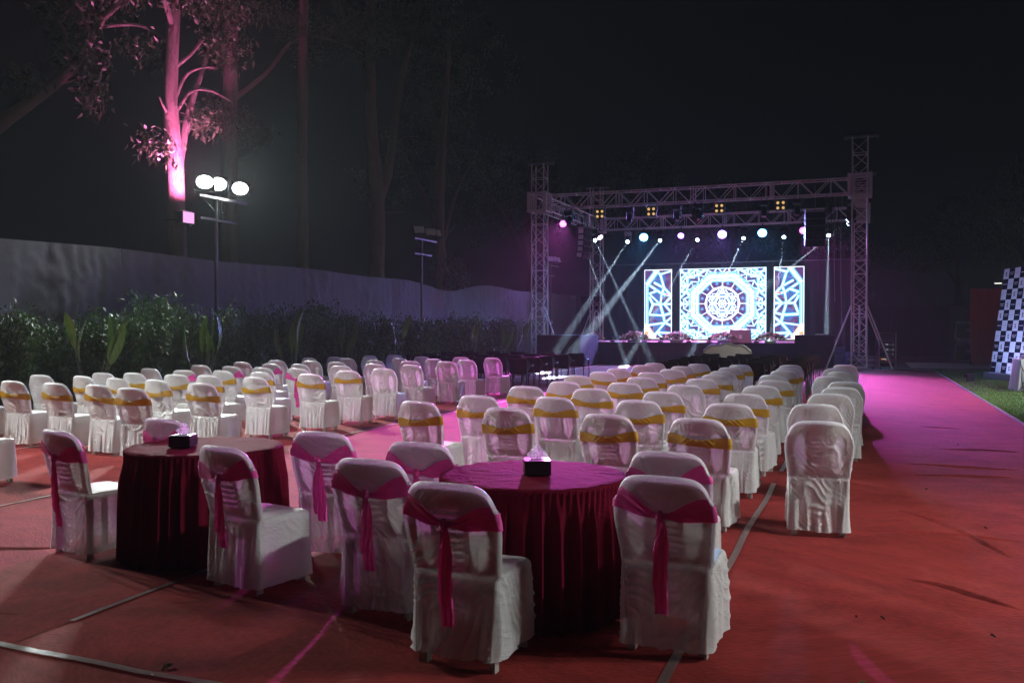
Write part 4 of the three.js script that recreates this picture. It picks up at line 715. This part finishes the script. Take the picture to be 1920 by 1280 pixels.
// wash lights: bright open faces with a wide beam
const parBody = new THREE.LatheGeometry([[0, -0.16], [0.09, -0.15], [0.13, -0.05], [0.14, 0.09], [0.135, 0.1]].map(([r, y]) => new THREE.Vector2(r, y)), 20).rotateX(PI / 2), parFace = new THREE.CylinderGeometry(0.125, 0.125, 0.02, 24).rotateX(PI / 2), parYoke = merge([box(0.02, 0.30, 0.04, -0.16, 0.12, 0), box(0.02, 0.30, 0.04, 0.16, 0.12, 0), box(0.34, 0.03, 0.05, 0, 0.27, 0), box(0.05, 0.16, 0.05, 0, 0.35, 0)]);
function washLight(label, p, target, color, I, ang, k, pen = 0.9) {
  const o = thing('wash_light', label, 'stage light', p, 0, 'wash lights on the truss'); part('yoke', parYoke, M.black, o);
  const h = new THREE.Group(); h.name = 'can'; h.scale.setScalar(k > 20 ? 1.6 : 1.15); o.add(h); h.lookAt(V(...target)); part('body', parBody, M.black, h); part('lens', parFace, glow(...color, k), h, [0, 0, 0.09]);
  const l = new THREE.SpotLight(new THREE.Color(...color), I, 0, ang, pen, 2); l.name = 'wash_lamp'; l.castShadow = true; l.shadow.radius = 5; l.position.set(0, 0, 0.11); l.target.position.set(0, 0, 3); h.add(l); h.add(l.target); return o;
}
const CYAN = [0.10, 0.46, 1.0], VIOLET = [0.42, 0.20, 1.0], MAG = [1.0, 0.13, 0.85];
washLight('glaring cyan wash light above the hedge-side screen', [-10.35, 6.22, -44.75], [-8.5, 0, -35], CYAN, 650, 0.7, 30);
washLight('glaring cyan wash light above the console-side screen', [-4.53, 6.22, -44.75], [-4.2, 0, -35], CYAN, 650, 0.7, 30);
washLight('glaring violet wash light over the middle screen', [-6.43, 6.22, -44.75], [-6, 0, -34], VIOLET, 900, 0.75, 26);
washLight('small violet wash light over the gap between screens', [-8.46, 6.22, -44.75], [-8, 0, -36], VIOLET, 400, 0.75, 14);
washLight('magenta wash light half hidden by the hanging speaker', [-2.69, 6.22, -44.75], [1.3, 0, -25], MAG, 4200, 0.20, 6);
washLight('magenta wash light on the hedge-side beam aimed down the aisle', [-12.5, 6.24, -38.2], [-5.4, 0, -12.5], MAG, 5600, 0.15, 6);
washLight('violet wash light on the hedge-side beam lighting the fence', [-12.5, 6.24, -42.0], [-15.0, 2.5, -38.4], VIOLET, 60, 0.42, 8, 0.6);
washLight('pale wash light on the hedge-side beam by the rear tower', [-12.5, 6.24, -44.1], [-8, 1, -41], [0.8, 0.6, 1.0], 60, 0.6, 8);
washLight('pink wash light under the front beam over the stage deck', [-6.3, 6.22, -36.35], [-6.4, 0.9, -40.5], [1.0, 0.35, 0.75], 130, 0.9, 5);
// blinders of four amber lamps on the front beam, dark heads between them
function blinder(label, x) {
  const o = thing('blinder_light', label, 'stage light', [x, 6.28, FZ + 0.28], 0, 'four-lamp blinders on the front beam');
  part('housing', rbox(0.40, 0.40, 0.16, 0.02, 0, 0, 0), M.black, o); part('bracket', merge([box(0.03, 0.3, 0.05, -0.215, 0.14, 0), box(0.03, 0.3, 0.05, 0.215, 0.14, 0), box(0.46, 0.03, 0.05, 0, 0.30, 0)]), M.steel, o);
  for (const a of [-1, 1]) for (const b of [-1, 1]) { const l = part('lamp', new THREE.CylinderGeometry(0.055, 0.055, 0.02, 16).rotateX(PI / 2), glow(1, 0.62, 0.22, 0.75), o, [a * 0.10, b * 0.10, 0.085]); part('rim', new THREE.TorusGeometry(0.07, 0.012, 6, 18), M.black, l); }
}
['near the hedge-side tower', 'second from the hedge side', 'third from the hedge side', 'near the lawn-side tower'].forEach((w, i) => blinder(`four-lamp amber blinder on the front beam, ${w}`, [-10.14, -7.99, -5.28, -2.96][i]));
['first', 'second', 'third', 'fourth', 'fifth', 'sixth', 'seventh'].forEach((w, i) => { const x = [-11.57, -8.95, -7.01, -6.12, -3.6, -2.37, -1.21][i]; movingHead(`unlit black moving head, ${w} along the front beam from the hedge`, [x, 6.08, FZ + 0.05], [x, 0, FZ + 2]); });

// ------------------------------------------------------------------ hanging speakers and cables
function lineArray(label, x, y, z, n, turn, w) {
  const o = thing('line_array', label, 'speaker', [x, y, z], turn, 'speakers hung from the truss'); part('bumper', box(w, 0.07, 0.4, 0, 0.03, 0), M.steel, o); part('chain', bar(V(0, 0.06, 0), V(0, 7.16 - y, 0), 0.012, 6), M.steel, o);
  let yy = -0.02, zz = 0, a = 0; for (let k = 0; k < n; k++) {
    const c = new THREE.Group(); c.name = 'cabinet'; o.add(c); c.position.set(0, yy, zz); c.rotation.x = a; part('shell', rbox(w, 0.25, 0.42, 0.015, 0, -0.13, 0), M.black, c); part('grille', box(w - 0.06, 0.20, 0.012, 0, -0.13, 0.215), M.blackCloth, c); for (const s of [-1, 1]) part('side_plate', box(0.012, 0.2, 0.3, s * (w / 2 + 0.004), -0.13, 0), M.alu, c);
    yy -= 0.262 * cos(a); zz -= 0.262 * sin(a); a += 0.035 + k * 0.012;
  }
}
lineArray('black speaker column hanging before the lawn-side beam', -1.75, 6.1, -36.95, 5, 0.15, 0.74);
lineArray('thin curved speaker column hanging inside the hedge-side tower', -11.5, 6.0, -38.2, 5, 1.15, 0.5);
for (let k = 0; k < 5; k++) single('hanging_cable', tube([V(-0.75 - k * 0.13, 6.66, -36.5 - k * 0.1), V(-0.8 - k * 0.12, 4.5, -36.55 - k * 0.1), V(-0.74 - k * 0.13 + 0.04 * (k % 2), 1.6 + (k % 3) * 0.5, -36.5 - k * 0.1)], 0.012, 20, 5), k % 2 ? M.cable : M.steel, `cable hanging beside the lawn-side tower, ${ORD[k]} from the tower`, 'cable', 'cables hanging from the front beam');

// ------------------------------------------------------------------ things on and round the stage
function flowers(x, label, seed, s = 1) {
  const o = thing('flower_arrangement', label, 'flowers', [x, ST, -37.95], 0, 'flower arrangements along the stage edge'), r = rnd(seed);
  const spot = (k) => { const a = r() * 6.3, q = pow(r(), 0.6); return [cos(a) * 0.62 * s * q, 0.06 + 0.24 * s * (1 - q * q) + 0.1 * r() + 0.0, sin(a) * 0.26 * s * q + 0.02]; };
  part('holder', rbox(0.5 * s, 0.08, 0.25 * s, 0.02, 0, 0.045, 0), M.leaf, o);
  part('greenery', leafCloud(seed, 420, (q, k) => { const p = spot(k); return [p[0] * 1.1, max(0.02, p[1] - 0.05), p[2], 1, 0.3]; }, 0.13, 0.02), M.leafPale, o);
  const pet = []; const one = (mat, n, seed2) => { const list = []; for (let k = 0; k < n; k++) { const p = spot(k), R = 0.032 + 0.02 * r(); for (let i = 0; i < 5; i++) { const g = new THREE.SphereGeometry(R, 5, 4); g.scale(0.55, 0.3, 1); g.translate(0, 0, R * 0.75); g.rotateX(-0.5); g.rotateY(i * 1.257); g.rotateX(r() * 0.9); g.translate(p[0], p[1] + 0.03, p[2]); list.push(g); } } return merge(list); };
  part('blossoms', one(M.petal, 54, 1), M.petal, o); part('pink_blossoms', one(M.petalPink, 20, 2), M.petalPink, o);
  const sp = []; for (let k = 0; k < 12; k++) { const a = r() * PI, e = V(cos(a) * 0.75 * s, 0.16 + 0.28 * r() * s, 0.1 * sin(a)); sp.push(bar(V(0, 0.1, 0), e, 0.004, 4)); } part('sprays', merge(sp), M.leafPale, o);
}
[[-11.0, 'small flower arrangement at the hedge end of the stage edge', 0.75], [-9.19, 'spiky flower arrangement before the hedge-side screen', 1.05], [-7.35, 'full flower arrangement below the gap between screens', 1.05], [-5.37, 'flower arrangement beside the monitor speaker', 1.05], [-3.5, 'tall flower arrangement before the console-side screen', 0.95]].forEach(([x, l, s], i) => flowers(x, l, 200 + i * 9, s));
[-10.1, -8.7, -8.0, -6.8, -5.95, -4.05].forEach((x, i) => { const o = thing('footlight', `small black footlight on the stage edge, ${ORD[i]} from the hedge side`, 'footlight', [x, ST, -37.75], 0, 'footlights along the stage edge'); part('base', box(0.2, 0.05, 0.12, 0, 0.03, 0), M.black, o); part('stem', bar(V(0, 0.05, 0), V(0.02, 0.13, 0), 0.012, 6), M.black, o); part('head', rbox(0.08, 0.08, 0.07, 0.01, 0.02, 0.16, 0), M.black, o); });
{
  const o = thing('monitor_speaker', 'grey wedge monitor speaker on the stage edge among flowers', 'speaker', [-4.72, ST, -38.1], 0.05);
  const sh = new THREE.Shape(); sh.moveTo(-0.22, 0); sh.lineTo(0.28, 0); sh.lineTo(0.24, 0.50); sh.lineTo(0.06, 0.53); sh.lineTo(-0.22, 0.16); sh.closePath();
  const g = new THREE.ExtrudeGeometry(sh, { depth: 0.82, bevelEnabled: true, bevelSize: 0.012, bevelThickness: 0.012, bevelSegments: 2 }); g.translate(0, 0.014, -0.41); g.rotateY(-PI / 2);
  part('cabinet', g, std([0.30, 0.26, 0.28], 0.6), o); part('jack_plate', box(0.12, 0.16, 0.01, 0.02, 0.22, 0.31), M.paleBox, o).rotation.x = -0.08; part('handle', box(0.16, 0.05, 0.012, 0.02, 0.43, 0.285), M.black, o).rotation.x = -0.08;
}
{ // ornate sofa facing the stage
  const o = thing('ornate_sofa', 'cream sofa with carved silver frame before the stage', 'sofa', [-4.05, 0, -29.4], 0.1), W = 0.72;
  const back = (a) => 1.06 - 0.20 * pow(abs(a), 2.4) + 0.03 * cos(a * 9);
  part('backrest', gridGeo(30, 10, (i, j) => { const a = i / 30 * 2 - 1, t = j / 10; return [a * W, lerp(0.4, back(a) - 0.03, t), 0.36 + 0.08 * t - 0.1 * a * a + 0.03 * sin(t * PI) * (1 - a * a)]; }), std([0.62, 0.58, 0.48], 0.6, { side: THREE.DoubleSide }), o);
  part('carved_frame', tube(Array.from({ length: 31 }, (_, i) => { const a = i / 15 - 1; return V(a * W, back(a) + 0.012 * (i % 2), 0.44 - 0.1 * a * a); }), 0.04, 90, 8), M.silver, o);
  part('seat', rbox(1.36, 0.16, 0.62, 0.05, 0, 0.40, 0.02), M.cream, o); for (const s of [-1, 1]) { part('arm', tube([V(s * 0.7, 0.84, 0.34), V(s * 0.74, 0.70, 0.15), V(s * 0.74, 0.64, -0.15), V(s * 0.72, 0.40, -0.26)], 0.045, 24, 8), M.silver, o); for (const z of [-0.24, 0.3]) part('leg', bar(V(s * 0.62, 0.012, z), V(s * 0.6, 0.34, z), 0.028, 8, 0.04), M.silver, o); }
}
{ // amplifier rack
  const o = thing('amplifier_rack', 'open amplifier rack with small lights beside the truss tower', 'equipment rack', [0.88, 0, -36.6], -0.05), w = 0.62, h = 1.30, d = 0.6;
  for (const a of [-1, 1]) for (const b of [-1, 1]) part('corner_rail', box(0.035, h, 0.035, a * (w / 2 - 0.02), 0.08 + h / 2, b * (d / 2 - 0.02)), M.steel, o);
  for (const y of [0.10, 0.28, 0.52, 0.68, 0.86, 1.06, 1.38]) part('shelf_rail', box(w, 0.025, d, 0, y, 0), M.post, o);
  part('back', box(w - 0.08, h - 0.06, 0.02, 0, 0.08 + h / 2, -d / 2 + 0.04), M.black, o);
  for (const [y, k] of [[0.59, 0], [0.76, 1], [0.95, 2]]) { const a = part('amplifier', rbox(w - 0.09, 0.12, d - 0.1, 0.006, 0, y, 0.02), M.black, o); part('display_light', box(0.09, 0.014, 0.004, -0.01, y + 0.01, d / 2 - 0.027), glow(0.7, 0.85, 1, 0.9), a); part('status_light', box(0.018, 0.018, 0.004, 0.19, y + 0.01, d / 2 - 0.027), glow(0.8, 0.95, 1, 1.2), a); part('knob', new THREE.CylinderGeometry(0.014, 0.014, 0.02, 10).rotateX(PI / 2).translate(0.1, y + 0.01, d / 2 - 0.02), M.steel, a); }
  const p = part('power_panel', rbox(w - 0.09, 0.16, d - 0.1, 0.006, 0, 0.40, 0.02), M.black, o); [[-0.2, 1, 0.15, 0.05], [-0.16, 1, 0.5, 0.1], [-0.11, 1, 0.95, 0.85], [-0.05, 0.3, 0.9, 0.8], [0.06, 1, 0.1, 0.1], [-0.04, 1, 0.05, 0.05]].forEach(([x, r, g, b], i) => part('indicator_light', box(0.03, 0.024, 0.004, x, i === 5 ? 0.36 : 0.41, d / 2 - 0.027), glow(r, g, b, 1.3), p));
  part('top_case', rbox(w - 0.1, 0.24, d - 0.1, 0.01, 0, 1.21, 0), M.black, o); for (let k = 0; k < 4; k++) part('plug', rbox(0.07, 0.05, 0.09, 0.01, -0.2 + k * 0.13, 1.42, 0.1 * (k % 2)), M.black, o);
  for (const a of [-1, 1]) for (const b of [-1, 1]) part('castor', new THREE.CylinderGeometry(0.04, 0.04, 0.03, 12).rotateZ(PI / 2).translate(a * 0.24, 0.05, b * 0.22), M.black, o);
}
single('power_cable', tube([V(1.15, 0.02, -36.3), V(1.5, 0.03, -36.1), V(1.9, 0.03, -36.35), V(2.6, 0.02, -36.0), V(3.2, 0.02, -36.6)], 0.014, 40, 5), M.cable, 'black power cable lying from the rack to the lawn', 'cable');

// ------------------------------------------------------------------ lawn side
{
  const o = thing('red_cloth_wall', 'dark red cloth wall standing beyond the path', 'cloth wall', [4.9, 0, -43.6]);
  part('cloth', gridGeo(40, 16, (i, j) => { const x = -0.55 + i / 40 * 2.3, y = 0.03 + j / 16 * 3.25; return [x + 0.05 * (1 - j / 16), y, 0.03 * n2(x * 2, y * 0.5), x, y]; }), M.redCloth, o); for (const x of [-0.5, 0.6, 1.7]) part('post', bar(V(x, 0, -0.08), V(x, 3.3, -0.08), 0.03, 8), M.post, o);
  for (const [y, l] of [[0.02, 'lower flight case beside the red cloth wall'], [0.98, 'upper flight case stacked beside the red cloth wall']]) { const c = thing('flight_case', l, 'case', [4.38, y, -45.6], 0, 'flight cases by the red cloth wall'); part('body', box(0.86, 0.78, 0.6, 0, 0.47, 0), M.black, c); for (const a of [-1, 1]) for (const b of [0, 1]) { part('edge_trim', box(0.88, 0.03, 0.03, 0, 0.09 + b * 0.76, a * 0.30), M.alu, c); part('edge_trim', box(0.03, 0.76, 0.03, a * 0.43, 0.47, (b * 2 - 1) * 0.30), M.alu, c); } part('handle', box(0.16, 0.10, 0.02, 0.1, 0.5, 0.31), M.steel, c); for (const a of [-1, 1]) part('castor', new THREE.CylinderGeometry(0.04, 0.04, 0.03, 10).rotateZ(PI / 2).translate(a * 0.32, 0.04, 0.2), M.steel, c); }
  const w = thing('boundary_wall', 'low dark boundary wall far behind the rack', 'wall', [3, 0, -56]); for (let k = 0; k < 8; k++) part('wall_panel', box(2.98, 2.7, 0.2, -6 + k * 3, 1.35, 0), M.wall, w); part('coping', box(24.2, 0.12, 0.32, 4.5, 2.76, 0), M.wall, w);
}
const bannerTex = canvas(1024, 1536, (g, W, H) => { // checker of navy and pale blue fields with small marks
  const nx = 10, ny = 10, cw = W / nx, ch = H / ny, r = rnd(6);
  for (let j = 0; j < ny; j++) for (let i = 0; i < nx; i++) {
    const pale = (i + j) % 2 === 0, x = i * cw, y = j * ch; g.fillStyle = pale ? '#cfd6ee' : '#12123a'; g.fillRect(x, y, cw + 1, ch + 1);
    if (pale && (i + j) % 4 === 0) { g.strokeStyle = '#1a2030'; g.lineWidth = 9; g.beginPath(); g.moveTo(x + cw * 0.58, y + ch * 0.32); g.lineTo(x + cw * 0.40, y + ch * 0.5); g.lineTo(x + cw * 0.62, y + ch * 0.7); g.moveTo(x + cw * 0.40, y + ch * 0.34); g.lineTo(x + cw * 0.40, y + ch * 0.5); g.stroke(); g.fillStyle = '#1a2030'; g.fillRect(x + cw * 0.36, y + ch * 0.64, 16, 12); }
    else if (pale) { g.fillStyle = '#9aa2c4'; for (let k = 0; k < 7; k++) g.fillRect(x + cw * (0.18 + k * 0.09), y + ch * (0.44 + 0.05 * r()), cw * 0.05, ch * 0.05); }
    else { g.fillStyle = '#e6e6f4'; const two = (i + j * 3) % 4 === 1; for (let k = 0; k < 8; k++) g.fillRect(x + cw * (0.14 + k * 0.09), y + ch * (two ? 0.38 : 0.47), cw * 0.065, ch * (0.05 + 0.03 * r())); if (two) for (let k = 0; k < 5; k++) g.fillRect(x + cw * (0.26 + k * 0.1), y + ch * 0.55, cw * 0.07, ch * 0.06); }
  }
});
{
  const o = thing('photo_banner', 'blue-lit checkered photo backdrop leaning on the lawn', 'banner', [3.70, 0, -31.25], -0.0); o.rotation.y = -PI / 2 + 0.29;
  // local x runs along the banner, away from the path towards the camera side
  const w = 3.5, h = 3.2, lean = 0.13;
  const b = new THREE.Group(); b.name = 'board'; o.add(b); b.rotation.x = -lean; b.position.y = 0.22;
  part('print', new THREE.BoxGeometry(w, h, 0.03).translate(w / 2, h / 2, 0), phy([0.9, 0.9, 0.92], 0.8, { map: bannerTex, ior: 1.15, specularIntensity: 0.1 }), b);
  for (const y of [0.1, h / 2, h - 0.1]) part('frame_bar', box(w, 0.05, 0.04, w / 2, y, -0.04), M.steel, b); part('base', rbox(w, 0.20, 0.5, 0.02, w / 2, 0.12, -0.05), M.black, o); for (const x of [0.3, w - 0.3]) part('prop', bar(V(x, 0.05, -1.5), V(x, 2.6, -0.4), 0.03, 6), M.steel, o);
  const l = thing('work_lamp', 'small lit lamp fixed behind the top corner of the checkered banner', 'lamp', [3.95, 3.02, -31.7]); part('housing', rbox(0.22, 0.08, 0.08, 0.01, 0, 0, 0), M.black, l); part('lamp', box(0.2, 0.02, 0.07, 0, -0.045, 0), glow(1, 0.95, 0.8, 2.2), l); part('bracket', bar(V(0, 0, 0), V(0.25, -0.1, 0.3), 0.012, 6), M.steel, l);
  // blue-white flood in the grass that lights the banner
  const f = thing('banner_light', 'low floodlight on the lawn aimed at the checkered banner', 'floodlight', [2.85, 0, -28.6], 0.9); part('housing', rbox(0.36, 0.22, 0.10, 0.015, 0, 0.16, 0), M.black, f); part('lens', box(0.32, 0.18, 0.006, 0, 0.16, -0.053), glow(0.6, 0.7, 1, 3), f); part('bracket', merge([box(0.02, 0.16, 0.04, -0.19, 0.08, 0), box(0.02, 0.16, 0.04, 0.19, 0.08, 0)]), M.steel, f);
  const s = new THREE.SpotLight(new THREE.Color(0.60, 0.70, 1.0), 36, 0, 0.95, 0.7, 2); s.name = 'banner_lamp'; s.position.set(2.89, 0.25, -28.68); s.target.position.set(4.2, 1.8, -30.2); s.castShadow = true; s.shadow.radius = 5; scene.add(s); scene.add(s.target);
}
{
  const o = thing('skirted_table', 'white skirted equipment table with hanging cables on the lawn', 'table', [4.25, 0, -25.6], 0.1), w = 1.3, d = 0.8, h = 0.78;
  part('skirt', gridGeo(260, 10, (i, j) => { const q = i / 260 * 2 * (w + d); let px, pz; if (q < w) { px = -w / 2 + q; pz = d / 2; } else if (q < w + d) { px = w / 2; pz = d / 2 - (q - w); } else if (q < 2 * w + d) { px = w / 2 - (q - w - d); pz = -d / 2; } else { px = -w / 2; pz = -d / 2 + (q - 2 * w - d); } const t = j / 10, k = 1 + (1 - t) * 0.10 + 0.028 * sin(q * 60) * (0.3 + 0.7 * (1 - t)); return [px * k, 0.02 + t * (h - 0.02), pz * k, q, t]; }), std([0.62, 0.60, 0.70], 0.7, { side: THREE.DoubleSide }), o);
  part('top', box(w, 0.03, d, 0, h + 0.015, 0), M.paleBox, o);
  const mx = thing('mixing_desk', 'black mixing desk on the white skirted table', 'mixer', [4.25, h + 0.032, -25.6], 0.1); part('body', rbox(1.0, 0.10, 0.55, 0.02, 0, 0.05, 0), M.black, mx); for (let k = 0; k < 10; k++) part('fader', box(0.02, 0.02, 0.05, -0.42 + k * 0.09, 0.108, 0.08), M.paleBox, mx); part('screen', rbox(0.4, 0.2, 0.03, 0.01, 0.1, 0.2, -0.2), M.black, mx);
  for (let k = 0; k < 9; k++) { const r = rnd(k + 5), x = 3.62 + r() * 0.5, z = -25.15 - r() * 0.1; single('table_cable', tube([V(x + 0.1, h + 0.06, z - 0.15), V(x, h - 0.05, z + 0.03), V(x + (r() - 0.5) * 0.2, 0.4, z + 0.1), V(x - 0.1 + (r() - 0.5) * 0.2, 0.03, z + 0.16), V(x - 0.35 - r() * 0.3, 0.02, z + 0.3 * r())], 0.011, 30, 5), M.cable, `black cable hanging down the white skirted table, ${ORD[k]} of the bunch`, 'cable', 'cables hanging down the skirted table'); }
}
// dry leaves dropped on the carpet
{
  const g = paddle(0.06, 0.012, 0.012, 5); g.rotateX(-PI / 2); const g2 = g.clone().scale(0.45, 0.8, 0.45), lm = std([0.16, 0.13, 0.03], 0.7, { side: THREE.DoubleSide }), dm = std([0.04, 0.02, 0.015], 0.8, { side: THREE.DoubleSide }), r = rnd(77);
  [[0.02, -4.25, 1], [-0.02, -5.2, 0], [0.62, -5.15, 0], [-3.0, -3.3, 1], [1.0, -4.3, 0], [0.9, -7.9, 0], [1.4, -7.5, 0], [-5.3, -7.8, 0], [-6.4, -11.6, 0], [0.6, -9.6, 0], [1.7, -9.4, 0], [1.2, -13.4, 0], [-5.6, -5.3, 0], [0.1, -5.25, 0]].forEach(([x, z, b], i) => single('fallen_leaf', b ? g : g2, b ? lm : dm, `dry leaf on the red carpet, ${['yellow one beside the taped joint', 'beside a crumb near the lone column', 'dark one on open carpet', 'yellow one before the pink-sashed chairs', 'dark one near a carpet fold', 'dark one between carpet folds', 'small dark one near the lawn edge', 'dark one in the aisle', 'dark one by the hedge-side chairs', 'tiny one beside the lone chair column', 'tiny one near the lawn edging', 'tiny one far down the open carpet', 'dark one behind the hedge-side maroon table', 'second crumb near the lone column'][i]}`, 'leaf', 'fallen leaves on the carpet', [x, 0.019, z], [0, r() * 6, 0]));
}

renderer.render(scene, camera);
